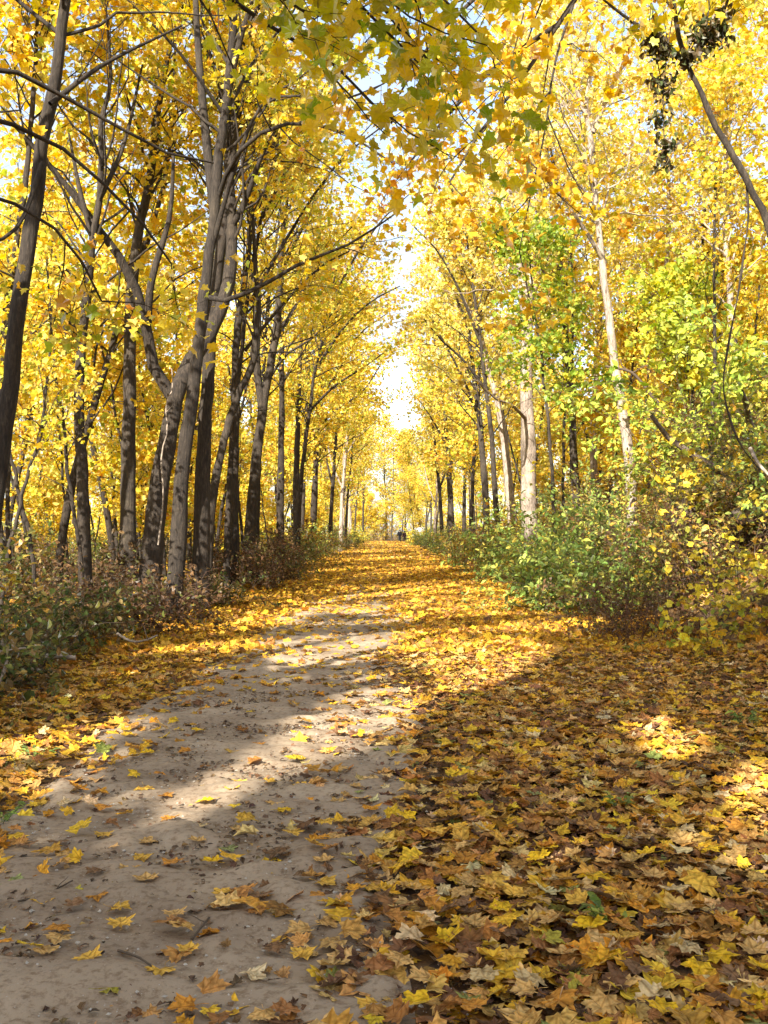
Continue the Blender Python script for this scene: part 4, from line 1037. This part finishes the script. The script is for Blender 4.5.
bush_thing('brown brush at the foot of the twin trunks', -4.1, 17.6, 507, 1.0, 0.66, PAL_BROWNBUSH, 'twig_red', group=GL, bare=.25, leaf=.078, nleaf=1680, nstem=45)
bush_thing('dry tan brush between the twin trunks and the brown mound', -4.0, 21.0, 508, 1.0, 0.59, PAL_LEFTBRUSH, group=GL, bare=.25, leaf=.078, nleaf=1560, nstem=45)
bush_thing('dense rounded brown brush mound by the trail below the pale leaning maple', -3.75, 27.2, 509, 1.35, 1.35, PAL_BROWNBUSH, 'twig_red', group=GL, bare=.1, leaf=.085, nleaf=4600, nstem=60)
bush_thing('grey brown brush just behind the rounded brown mound', -3.9, 32.5, 510, 1.4, 1.06, PAL_LEFTBRUSH, group=GL, bare=.25, leaf=.095, nleaf=2160, nstem=54)
bush_thing('brown thicket behind the brush row, left of the slim dark maple', -6.9, 15.5, 511, 1.3, 0.86, PAL_LEFTBRUSH, group=GL, bare=.25, leaf=.090, nleaf=1800, nstem=45)
bush_thing('brown thicket behind the brush row, below the straight thick maple', -5.9, 19.5, 512, 1.3, 0.79, PAL_BROWNBUSH, group=GL, bare=.25, leaf=.090, nleaf=1800, nstem=45)
GR = 'bushes along the right bank'
bush_thing('reddish bare bramble tangle at the foot of the right bank', 3.75, 14.8, 520, 1.0, 1.05, PAL_BROWNBUSH, 'twig_red', group=GR, bare=.45, nstem=60, nleaf=1600, leaf=.06, arch=.10)
bush_thing('yellow leaved bush at the right edge above the litter', 4.85, 13.6, 521, .9, 1.35, PAL_YELBUSH, group=GR, leaf=.085, nleaf=620, kind='maple_far', nstem=22)
bush_thing('small yellow seedling bush left of the right edge bush', 4.1, 12.6, 522, .45, .75, PAL_YELBUSH, group=GR, leaf=.085, nleaf=300, kind='maple_far', nstem=9)
bush_thing('green bush with light leaves behind the bramble tangle', 4.3, 17.5, 523, 1.1, 1.25, PAL_GREEN, group=GR, leaf=.11, nleaf=1700, nstem=30)
bush_thing('mixed rust and green thicket above the bramble tangle', 5.3, 16.2, 524, 1.2, 1.35, PAL_MIXBUSH, 'twig_red', group=GR, leaf=.075, nleaf=2600, nstem=36)
bush_thing('fresh green bush hanging out over the trail litter', 3.45, 19.2, 525, 1.0, 1.15, PAL_GREEN, group=GR, leaf=.115, nleaf=1700, nstem=30, arch=.08)
bush_thing('large fresh green bush midway along the bank', 3.9, 22.5, 526, 1.3, 1.6, PAL_GREEN, group=GR, leaf=.12, nleaf=2300, nstem=36, arch=.06)
bush_thing('yellow green bush in front of the dark pole tree', 4.9, 21.0, 527, 1.2, 1.8, PAL_GREEN, group=GR, leaf=.12, nleaf=1900, nstem=32)
bush_thing('green bush below the broad pale tree', 4.0, 26.5, 528, 1.4, 1.7, PAL_GREEN, group=GR, leaf=.13, nleaf=2200, nstem=36)
bush_thing('dark green bush just before the left leaning pale tree', 3.7, 31.0, 529, 1.2, 1.25, PAL_GREEN, group=GR, leaf=.10, nleaf=2800, nstem=30)
bush_thing('yellowish brush behind the dark green bush beside the trail', 4.2, 37.0, 530, 1.6, 1.5, PAL_MIXBUSH, group=GR, leaf=.11, nleaf=2800, nstem=30)
bush_thing('rust coloured undergrowth on the slope below the tall forked birch', 5.6, 19.4, 531, 1.3, 1.1, PAL_MIXBUSH, 'twig_red', group=GR, leaf=.075, nleaf=2600, nstem=36)
bush_thing('rust coloured undergrowth higher on the slope right of the birch', 7.0, 20.0, 532, 1.5, 1.2, PAL_MIXBUSH, 'twig_red', group=GR, leaf=.08, nleaf=2600, nstem=36, bare=.2)
bush_thing('grey creeper covered thicket on the slope at the right', 6.4, 17.6, 533, 1.2, 1.9, PAL_LEFTBRUSH, group=GR, leaf=.07, nleaf=2800, nstem=40, bare=.2)
bush_thing('feathery lime green sumac above the creeper thicket', 6.2, 19.5, 534, 1.5, 3.6, [((.40, .50, .07), 4), ((.62, .62, .08), 3), ((.26, .36, .06), 2)], group=GR, leaf=.14, nleaf=3600, nstem=16, stem_r=.014, name='sumac_bush', cat='bush')
bush_thing('dark green shrub on the slope at the right edge', 6.7, 15.6, 535, 1.0, 1.7, PAL_GREEN, group=GR, leaf=.08, nleaf=2400, nstem=28)
bush_thing('low dark brush at the right edge of the litter', 5.3, 11.2, 536, .8, .6, PAL_BROWNBUSH, 'twig_red', group=GR, leaf=.07, nleaf=1500, nstem=26)
bush_thing('dry brown brush along the slope behind the green bushes', 6.3, 25.5, 537, 1.6, 1.5, PAL_MIXBUSH, group=GR, leaf=.09, nleaf=2800, nstem=34)
bush_thing('tangled yellow undergrowth left of the broad pale tree base', 5.6, 34.0, 538, 1.6, 1.6, PAL_MIXBUSH, group=GR, leaf=.10, nleaf=2800, nstem=34)

for y in (40, 46, 52, 59, 66, 74, 83, 92, 102, 113, 125, 138, 150):
    for s in (-1, 1):
        k = int(rngw.choice(4, p=[.5, .1, .3, .1] if s < 0 else [.15, .3, .4, .15]))
        plant(BP, B_TONE, k, s * (3.9 + rngw.uniform(-.2, .7)) + (2.2 if y > 130 and s > 0 else 0), y + rngw.uniform(-2, 2), rngw.uniform(0, 6.28), rngw.uniform(.8, 1.15), 'shrub', 'brush lining the far trail')
for (x, y) in scatter(30, (-19, -5.6), (17, 60), 1.3, ypow=1.2):
    plant(BP, B_TONE, int(rngw.choice(4, p=[.45, .15, .2, .2])), x, y, rngw.uniform(0, 6.28), rngw.uniform(.7, 1.1), 'shrub', 'undergrowth of the left wood')
for (x, y) in scatter(34, (5.8, 20), (17, 60), 1.3, ypow=1.2):
    plant(BP, B_TONE, int(rngw.choice(4, p=[.2, .25, .35, .2])), x, y, rngw.uniform(0, 6.28), rngw.uniform(.7, 1.05), 'shrub', 'undergrowth of the right bank')

GT = 'bramble tangles on the right slope'
for i, (x, y, h, lab) in enumerate(((6.5, 18.6, 2.2, 'tall brown bramble tangle right of the birch foot'), (7.6, 20.4, 2.6, 'brown vine tangle high on the slope under the lime young maple'), (7.2, 17.2, 2.4, 'dark bramble tangle at the right edge beside the rotten trunk'),
                                 (5.4, 17.8, 1.5, 'low brown bramble just above the mixed rust and green thicket'), (8.4, 22.5, 2.6, 'brown vine tangle farthest up the slope at the right'))):
    bush_thing(lab, x, y, 570 + i, 1.1, h, PAL_BROWNBUSH if i % 2 else PAL_MIXBUSH, 'twig_red' if i % 2 else 'twig', group=GT, nstem=54, nleaf=1500, leaf=.075, bare=.5, arch=.12, sub=5, stem_r=.008)


# ------------------------------------------------------------------ hanging vine, logs, twigs
def vine():
    rg = np.random.default_rng(61)
    base = world(692, 62, 9.95)
    o = thing('hanging_vine', 'thin vine hanging from the arching tree with dark withered leaf clumps', 'vine', tuple(base))
    st = MB(); fo = MB()
    lines = [[(676, 6, 9.9), (668, 60, 9.9), (665, 110, 9.9), (668, 165, 9.9)], [(726, 6, 9.9), (716, 26, 9.9), (700, 30, 9.9), (690, 48, 9.9)], [(640, 18, 9.7), (655, 40, 9.8), (662, 70, 9.85)]]
    for ln in lines:
        c = catmull(tr(ln, False), 14); st.tubes(c, np.full(14, .006), 4)
        for q in c[[4, 6, 7, 10, 11, 13]]:
            if rg.random() < .85:
                m = rg.integers(22, 40); q = q + rg.normal(0, .04, 3); p = q + rg.normal(0, 1, (m, 3)) * [.06, .05, .055]
                place_leaves(fo, leaf_template('oval', .5, .7, 2), p, rg.normal(0, 1, (m, 3)), rg.normal(0, .5, (m, 3)) + [0, 0, -1], rg.uniform(.05, .11, m), pick([((.09, .085, .03), 3), ((.13, .09, .04), 3), ((.07, .09, .03), 2)], m, rg))
    for q in tr([(714, 22, 9.9), (726, 10, 9.9), (706, 34, 9.9), (720, 30, 9.9)], False):
        m = 26; p = q + rg.normal(0, 1, (m, 3)) * [.07, .05, .06]
        place_leaves(fo, leaf_template('oval', .5, .7, 2), p, rg.normal(0, 1, (m, 3)), rg.normal(0, .5, (m, 3)) + [0, 0, -1], rg.uniform(.06, .12, m), pick([((.09, .085, .03), 3), ((.13, .09, .04), 3), ((.07, .09, .03), 2)], m, rg))
    st.build('stem', M['twig'], o, True, base); fo.build('foliage', M['shrub'], o, False, base)
    l2 = catmull(tr([(748, 178, 10), (750, 215, 10), (745, 255, 10), (738, 300, 9.9), (729, 345, 9.9), (724, 390, 9.9), (738, 440, 9.9), (760, 470, 9.9)], False), 26)
    mb = MB(); mb.tubes(l2, .009 + .003 * np.sin(np.arange(26)), 6)
    tag(mb.build('liana', M['bark_grey'], None, True), 'bare brown liana looping down from the arching tree at the right', 'vine')


vine()


def stick(name, label, pts, r, mat, cat, seed=1, knots=0, branch=0, seg=7, group=None):
    rg = np.random.default_rng(seed); c = catmull(np.array(pts, float), 16)
    c += rg.normal(0, r * .12, c.shape)
    mb = MB(); mb.tubes(c, np.linspace(1.05, .7, 16) * r * (1 + rg.normal(0, .06, 16)), seg)
    # closed, slightly broken ends
    for e, nx in ((c[0], c[1]), (c[-1], c[-2])):
        d = nrm(e - nx); mb.tubes(np.array([e, e + d * r * .12]), np.array([r * .9, r * .05]), seg)
    for k in range(branch):
        i = rg.integers(3, 13); d = rg.normal(0, 1, 3); d[2] = abs(d[2]) * .6
        p = grow(c[i][None], d[None], np.array([r * rg.uniform(8, 16)]), 5, .2, 0, rg); mb.tubes(p, np.linspace(.45, .2, 5)[None] * r, 5)
    org = c[0].copy()
    return tag(mb.build(name, M[mat], None, True, org), label, cat, group) if False else _place(mb, name, mat, org, label, cat, group)


def _place(mb, name, mat, org, label, cat, group):
    o = mb.build(name, M[mat], None, True, org); o.location = tuple(org)
    return tag(o, label, cat, group)


def on_ground(px, py, lift=0.03):
    x, y = gp(px, py); return (x, y, float(terrain(x, y)) + lift)


stick('fallen_log', 'short weathered grey log lying in the left brush', [world(46, 657, 10.4), world(60, 656, 10.35), world(76, 658, 10.3)], .035, 'dead', 'log', 3)
stick('dead_branch', 'pale curved dead branch arching out of the left brush', [world(118, 634, 12.2), world(132, 641, 12.0), world(146, 640, 11.9), world(158, 635, 11.9)], .016, 'dead', 'branch', 4, branch=1)
stick('dead_branch', 'grey broken branch low at the left edge', [world(-6, 690, 8.7), world(3, 676, 8.8), world(8, 660, 8.9)], .018, 'dead', 'branch', 5, branch=2)
stick('dead_branch', 'thin pale branch lying flat among the nearest left brush', [world(-4, 652, 9.6), world(10, 650, 9.6), world(26, 648, 9.7)], .012, 'dead', 'branch', 6, branch=2)
stick('dead_branch', 'pale dead stem leaning against the forked dark maple', [world(158, 545, 17.6), world(163, 500, 17.7), world(161, 455, 17.8), world(167, 430, 17.9), world(165, 405, 18), world(172, 388, 18.1), world(171, 368, 18.2)], .016, 'dead', 'branch', 7, branch=5)
stick('fallen_log', 'thick rotten trunk lying slantwise on the right slope', [world(676, 520, 17.5), world(712, 494, 18), world(748, 474, 18.4), world(800, 448, 19)], .2, 'log', 'log', 8, branch=3, seg=12)
stick('fallen_log', 'dark short log below the slanting rotten trunk', [world(732, 520, 16.6), world(752, 516, 16.4), world(776, 517, 16.3)], .16, 'log', 'log', 9, seg=12)
stick('dead_branch', 'bare pale branch sloping down to the right edge', [world(750, 448, 15), world(760, 466, 14.8), world(772, 478, 14.6)], .03, 'dead', 'branch', 10)
stick('dead_branch', 'brown arched bare branch leaning out in front of the birch', [world(660, 405, 20), world(648, 390, 20), world(632, 372, 20), world(606, 366, 20)], .035, 'twig', 'branch', 11, branch=2)
stick('fallen_twig', 'dark thin twig on the bare soil pointing to the right-hand litter', [on_ground(193, 944), on_ground(200, 935), on_ground(210, 922)], .006, 'twig', 'twig', 12, branch=1, seg=5)
stick('fallen_twig', 'long faint twig on the bare soil at the left', [on_ground(20, 906), on_ground(45, 900), on_ground(74, 885)], .005, 'twig', 'twig', 13, branch=1, seg=5)
stick('fallen_twig', 'thin twig on the soil just left of the lowest leaf pair', [on_ground(120, 955), on_ground(140, 962), on_ground(155, 972)], .005, 'twig', 'twig', 14, seg=5)
stick('fallen_twig', 'dark twig lying across the edge of the right-hand litter', [on_ground(434, 906), on_ground(438, 892), on_ground(448, 880)], .006, 'twig', 'twig', 15, seg=5)
stick('fallen_twig', 'slim twig standing across a tan leaf on the soil path', [on_ground(318, 935, .035), on_ground(320, 925, .04), on_ground(321, 915, .03)], .004, 'twig', 'twig', 16, seg=5)
stick('fallen_twig', 'short twig on the soil beside the sunlit bar', [on_ground(320, 866), on_ground(324, 856), on_ground(325, 846)], .004, 'twig', 'twig', 17, seg=5)


def rock(name, label, loc, sx, sy, sz, seed):
    import bmesh
    bm = bmesh.new(); bmesh.ops.create_icosphere(bm, subdivisions=4, radius=1)
    rg = np.random.default_rng(seed); w = rg.normal(0, 1, (7, 3)) * 1.6; ph = rg.uniform(0, 6, 7)
    for v in bm.verts:
        p = np.array(v.co); k = 1 + sum(0.07 * math.sin(float(w[i] @ p) * (1 + i * .5) + ph[i]) for i in range(7))
        v.co = (p[0] * k * sx, p[1] * k * sy, max(p[2] * k, -.3) * sz)
    me = bpy.data.meshes.new(name); bm.to_mesh(me); bm.free(); me.materials.append(M['rock'])
    for p in me.polygons: p.use_smooth = True
    o = bpy.data.objects.new(name, me); COL.objects.link(o); o.location = loc
    return tag(o, label, 'boulder')


rock('boulder', 'pale sunlit boulder at the far end of the trail beside the walkers', (5.6, 163, .8), 1.4, 1.2, 1.3, 4)
struct(rock('pebble', '', (0, 0, 0), .1, .1, .1, 1)); bpy.data.objects.remove(bpy.data.objects['pebble'])
px_, py_, _ = on_ground(335, 896)
o = rock('pebble', 'small whitish pebble on the bare soil right of the middle', (px_, py_, .022), .016, .013, .011, 9); o['category'] = 'pebble'


# low green seedlings and grass in the litter
def tufts():
    rg = np.random.default_rng(71); mb = MB(); P = []
    for (cx, cy, r, n) in ((2.9, 7.6, .5, 90), (3.3, 9.4, .6, 120), (3.0, 5.6, .4, 60), (-2.55, 6.5, .25, 50), (3.4, 11.5, .7, 140), (2.2, 12.2, .5, 80), (-3.2, 8.6, .4, 110), (-3.3, 10.5, .4, 100)):
        x = rg.normal(cx, r * .6, n); y = rg.normal(cy, r * .6, n)
        d = np.c_[rg.normal(0, .5, (n, 2)), np.ones(n)]
        P.append(grow(np.c_[x, y, terrain(x, y)], d, rg.uniform(.06, .16, n), 4, .15, -.12, rg))
    P = np.concatenate(P); mb.tubes(P, np.linspace(.0028, .0006, 4)[None] * np.ones((len(P), 1)), 3)
    struct(mb.build('grass', M['grass']), 'stuff')


tufts()


def seedling(label, px, py, n, size, pal, seed):
    x, y, z = on_ground(px, py, 0); rg = np.random.default_rng(seed)
    o = thing('weed', label, 'plant', (x, y, z), 'green weeds in the litter')
    st = MB(); fo = MB()
    a = rg.uniform(0, 6.28, n); D = np.c_[np.cos(a) * .8, np.sin(a) * .8, np.ones(n)]
    P = grow(np.zeros((n, 3)), D, rg.uniform(.08, .2, n), 5, .1, -.05, rg)
    st.tubes(P, np.full((n, 1), .003) * np.linspace(1, .6, 5)[None], 4)
    lp, lt = along(P, np.tile([.6, .8, 1.0], (n, 1))); lp = lp.reshape(-1, 3); lt = lt.reshape(-1, 3)
    place_leaves(fo, leaf_template('oval', .3, .3, 1), lp, rg.normal(0, .35, lp.shape) + [0, 0, 1], lt * [1, 1, .1] + rg.normal(0, .3, lp.shape), rg.uniform(.7, 1.2, len(lp)) * size, pick(pal, len(lp), rg))
    st.build('stems', M['grass'], o, True); fo.build('leaves', M['shrub'], o)


seedling('low green weed beside the left strip of yellow litter', 36, 762, 8, .055, PAL_GREEN, 1)
seedling('dark green weed at the left edge near the soil', 4, 826, 7, .06, PAL_GREEN, 2)
seedling('grey green weed in the middle of the right-hand litter', 620, 812, 6, .055, PAL_GREEN, 3)
seedling('green weed below the bramble tangle', 632, 654, 10, .09, PAL_GREEN, 4)
seedling('green weed at the right edge level with the sunny patch', 745, 727, 9, .08, PAL_GREEN, 5)
seedling('small grey green weed low in the right-hand litter', 608, 928, 6, .06, PAL_GREEN, 6)


# ------------------------------------------------------------------ the two walkers
def skin_mesh(name, verts, edges, radii, mat, parent, root=0, sub=2):
    me = bpy.data.meshes.new(name); me.from_pydata([tuple(v) for v in verts], edges, []); me.update()
    o = bpy.data.objects.new(name, me); COL.objects.link(o)
    mo = o.modifiers.new('skin', 'SKIN'); mo.use_smooth_shade = True
    for d, r in zip(me.skin_vertices[0].data, radii): d.radius = r if isinstance(r, tuple) else (r, r)
    for i, d in enumerate(me.skin_vertices[0].data): d.use_root = (i == root)
    s = o.modifiers.new('subdivision', 'SUBSURF'); s.levels = sub; s.render_levels = sub
    me.materials.append(mat); o.parent = parent
    return o


def walker(label, loc, rz, H, jacket, trousers, hair, lean=0.0, step=.22):
    k = H / 1.75; o = thing('person', label, 'person', loc, 'walkers on the trail'); o.rotation_euler = (0, 0, rz)
    skin = plain('skin', (.42, .25, .17), .6, .1); jm = plain('jacket_cloth', jacket, .9, .2, 30); tm = plain('trouser_cloth', trousers, .9, .2, 30); hm = plain('hair', hair, .7, .3, 60); sm = plain('shoe_leather', (.03, .027, .025), .6, .2)
    P = lambda *a: [(x * k, (y + lean * max(z - .95, 0)) * k, z * k) for x, y, z in a]
    hands = []
    # body: pelvis, spine, neck, head with nose, arms with five fingers, legs with feet
    v = [(0, 0, .95), (0, 0, 1.15), (0, 0, 1.36), (0, 0, 1.47), (0, .01, 1.54), (0, .02, 1.62), (0, .01, 1.70), (0, .105, 1.60)]
    e = [(0, 1), (1, 2), (2, 3), (3, 4), (4, 5), (5, 6), (5, 7)]
    r = [(.15, .10), (.13, .095), (.16, .10), .055, .058, (.075, .088), (.06, .07), .014]

    def chain(start, pts, rad):
        p = start
        for q, w in zip(pts, rad): v.append(q); r.append(w); e.append((p, len(v) - 1)); p = len(v) - 1
        return p
    for s in (-1, 1):
        sw = s * step
        w = chain(2, [(s * .19, 0, 1.41), (s * .24, -sw * .25, 1.14), (s * .25, -sw * .6 + .06, .90), (s * .25, -sw * .7 + .09, .82)], [.058, .045, .034, (.036, .022)])
        hx, hy, hz = v[w]
        for j, (fy, fl) in enumerate(((-.03, .07), (-.01, .085), (.01, .08), (.028, .065))):
            chain(w, [(hx, hy + fy, hz - fl * .6), (hx - s * .012, hy + fy + .008, hz - fl)], [.009, .007])
        chain(w, [(hx - s * .02, hy + .04, hz - .015), (hx - s * .025, hy + .05, hz - .05)], [.010, .008])
        chain(0, [(s * .095, 0, .88), (s * .10, sw * .55 + .02, .49), (s * .10, sw - .04, .10), (s * .105, sw, .045), (s * .11, sw + .14, .03)], [.088, .058, .042, .036, .03])
    skin_mesh('body', P(*v), e, [tuple(q * k for q in w) if isinstance(w, tuple) else w * k for w in r], skin, o)
    jv = [(0, 0, .86), (0, 0, 1.0), (0, 0, 1.18), (0, 0, 1.37), (0, 0, 1.46)]; je = [(0, 1), (1, 2), (2, 3), (3, 4)]; jr = [(.235, .17), (.22, .165), (.21, .16), (.22, .155), (.09, .09)]
    for s in (-1, 1):
        sw = s * step; n = len(jv)
        jv += [(s * .195, 0, 1.41), (s * .245, -sw * .25, 1.14), (s * .255, -sw * .6 + .06, .87)]; jr += [.098, .088, .07]; je += [(3, n), (n, n + 1), (n + 1, n + 2)]
    skin_mesh('jacket', P(*jv), je, [tuple(q * k for q in w) if isinstance(w, tuple) else w * k for w in jr], jm, o)
    tv = [(0, 0, .97), (0, 0, .90)]; te = [(0, 1)]; trr = [(.15, .11), (.155, .115)]
    for s in (-1, 1):
        sw = s * step; n = len(tv)
        tv += [(s * .095, 0, .82), (s * .10, sw * .55 + .02, .49), (s * .10, sw - .04, .11)]; trr += [.125, .10, .085]; te += [(1, n), (n, n + 1), (n + 1, n + 2)]
        skin_mesh('shoe', P((s * .105, sw - .07, .045), (s * .105, sw, .05), (s * .11, sw + .16, .035)), [(0, 1), (1, 2)], [.045 * k, .05 * k, .038 * k], sm, o)
    skin_mesh('trousers', P(*tv), te, [tuple(q * k for q in w) if isinstance(w, tuple) else w * k for w in trr], tm, o)
    skin_mesh('hair', P((0, -.035, 1.56), (0, -.03, 1.66), (0, .005, 1.72), (0, .045, 1.705)), [(0, 1), (1, 2), (2, 3)], [.07 * k, .088 * k, .075 * k, .05 * k], hm, o)
    return o


walker('taller walker in dark jacket on the left of the pair far down the trail', (1.75, 150, float(terrain(1.75, 150)) + .10), .05, 1.85, (.010, .010, .014), (.012, .013, .018), (.03, .02, .015))
walker('shorter walker in dark maroon jacket on the right of the pair', (2.45, 149.6, float(terrain(2.45, 149.6)) + .10), -.08, 1.6, (.035, .010, .013), (.012, .012, .016), (.06, .04, .025), lean=.12)


# ------------------------------------------------------------------ light, sky, camera
def setup():
    w = bpy.data.worlds.new('World'); S.world = w; w.use_nodes = True
    t = w.node_tree; t.nodes.clear()
    sky = t.nodes.new('ShaderNodeTexSky'); sky.sky_type = 'NISHITA'; sky.sun_disc = False
    sky.sun_elevation = se; sky.sun_rotation = math.pi + sa; sky.air_density = 1.0; sky.dust_density = 1.5; sky.ozone_density = 0.7
    bg = t.nodes.new('ShaderNodeBackground'); bg.inputs['Strength'].default_value = 0.15
    out = t.nodes.new('ShaderNodeOutputWorld'); 
    # thin white cloud veil
    tc = t.nodes.new('ShaderNodeTexCoord'); no = t.nodes.new('ShaderNodeTexNoise'); no.inputs['Scale'].default_value = 3.2; no.inputs['Detail'].default_value = 6.0; no.inputs['Roughness'].default_value = 0.6
    mp = t.nodes.new('ShaderNodeMapping'); mp.inputs['Scale'].default_value = (1, 1, 2.2); t.links.new(tc.outputs['Generated'], mp.inputs['Vector']); t.links.new(mp.outputs[0], no.inputs['Vector'])
    rp = ramp(t, [(0.36, (0.12,) * 3), (0.62, (0.80,) * 3)]); t.links.new(no.outputs['Fac'], rp.inputs[0])
    cl = mixrgb(t, rp.outputs[0], sky.outputs[0], (2.3, 2.3, 2.3))
    t.links.new(cl, bg.inputs[0]); t.links.new(bg.outputs[0], out.inputs[0])
    l = bpy.data.lights.new('sun', 'SUN'); l.energy = 5.0; l.angle = math.radians(0.53); l.color = (1, .92, .79)
    o = bpy.data.objects.new('sun', l); COL.objects.link(o)
    import mathutils
    o.rotation_euler = mathutils.Vector(tuple(TO_SUN)).to_track_quat('Z', 'Y').to_euler(); o.location = (-20, -40, 40)
    c = bpy.data.cameras.new('camera'); c.sensor_fit = 'VERTICAL'; c.sensor_height = 36; c.lens = 36 * F / 1024; c.clip_start = .05; c.clip_end = 2000
    co = bpy.data.objects.new('camera', c); COL.objects.link(co); co.location = (0, 0, EYE)
    pitch = math.atan((HOR - 512) / F); yaw = math.atan((VPX - 384) / F)
    co.rotation_euler = (math.pi / 2 + pitch, 0, yaw); S.camera = co
    S.view_settings.view_transform = 'Standard'; S.view_settings.look = 'None'; S.view_settings.gamma = 1; S.view_settings.exposure = 1.58; S.view_settings.use_curve_mapping = False
    cy = S.cycles; cy.max_bounces = 12; cy.diffuse_bounces = 9; cy.glossy_bounces = 2; cy.transmission_bounces = 9; cy.transparent_max_bounces = 4
    cy.use_denoising = True; cy.denoiser = 'OPENIMAGEDENOISE'; cy.denoising_input_passes = 'RGB_ALBEDO_NORMAL'
    cy.use_adaptive_sampling = False; cy.sample_clamp_indirect = 6; cy.caustics_reflective = False; cy.caustics_refractive = False
    S.render.use_persistent_data = False


setup()


# ------------------------------------------------------------------ equal labels: say which by distance
def tell_apart():
    by = {}
    for o in S.objects:
        if o.get('category') and o.get('label'): by.setdefault(o['label'], []).append(o)
    words = ['nearest', 'second', 'third', 'fourth', 'fifth', 'sixth', 'seventh', 'eighth']
    for lab, os_ in by.items():
        n = len(os_)
        if n == 1 or 'outside the photo' in lab or n > 8:
            if n > 1:
                g = os_[0].get('group') or 'alike'
                for o in os_: o['group'] = g
            continue
        os_.sort(key=lambda o: o.location[1])
        of = ('two', 'three', 'four', 'five', 'six', 'seven', 'eight')[n - 2]
        for i, o in enumerate(os_):
            w = 'nearer' if n == 2 and i == 0 else 'farthest' if i == n - 1 else words[i]
            if n == 2 and i == 1: w = 'farther'
            o['label'] = f'{lab}, {w} of {of}'


tell_apart()
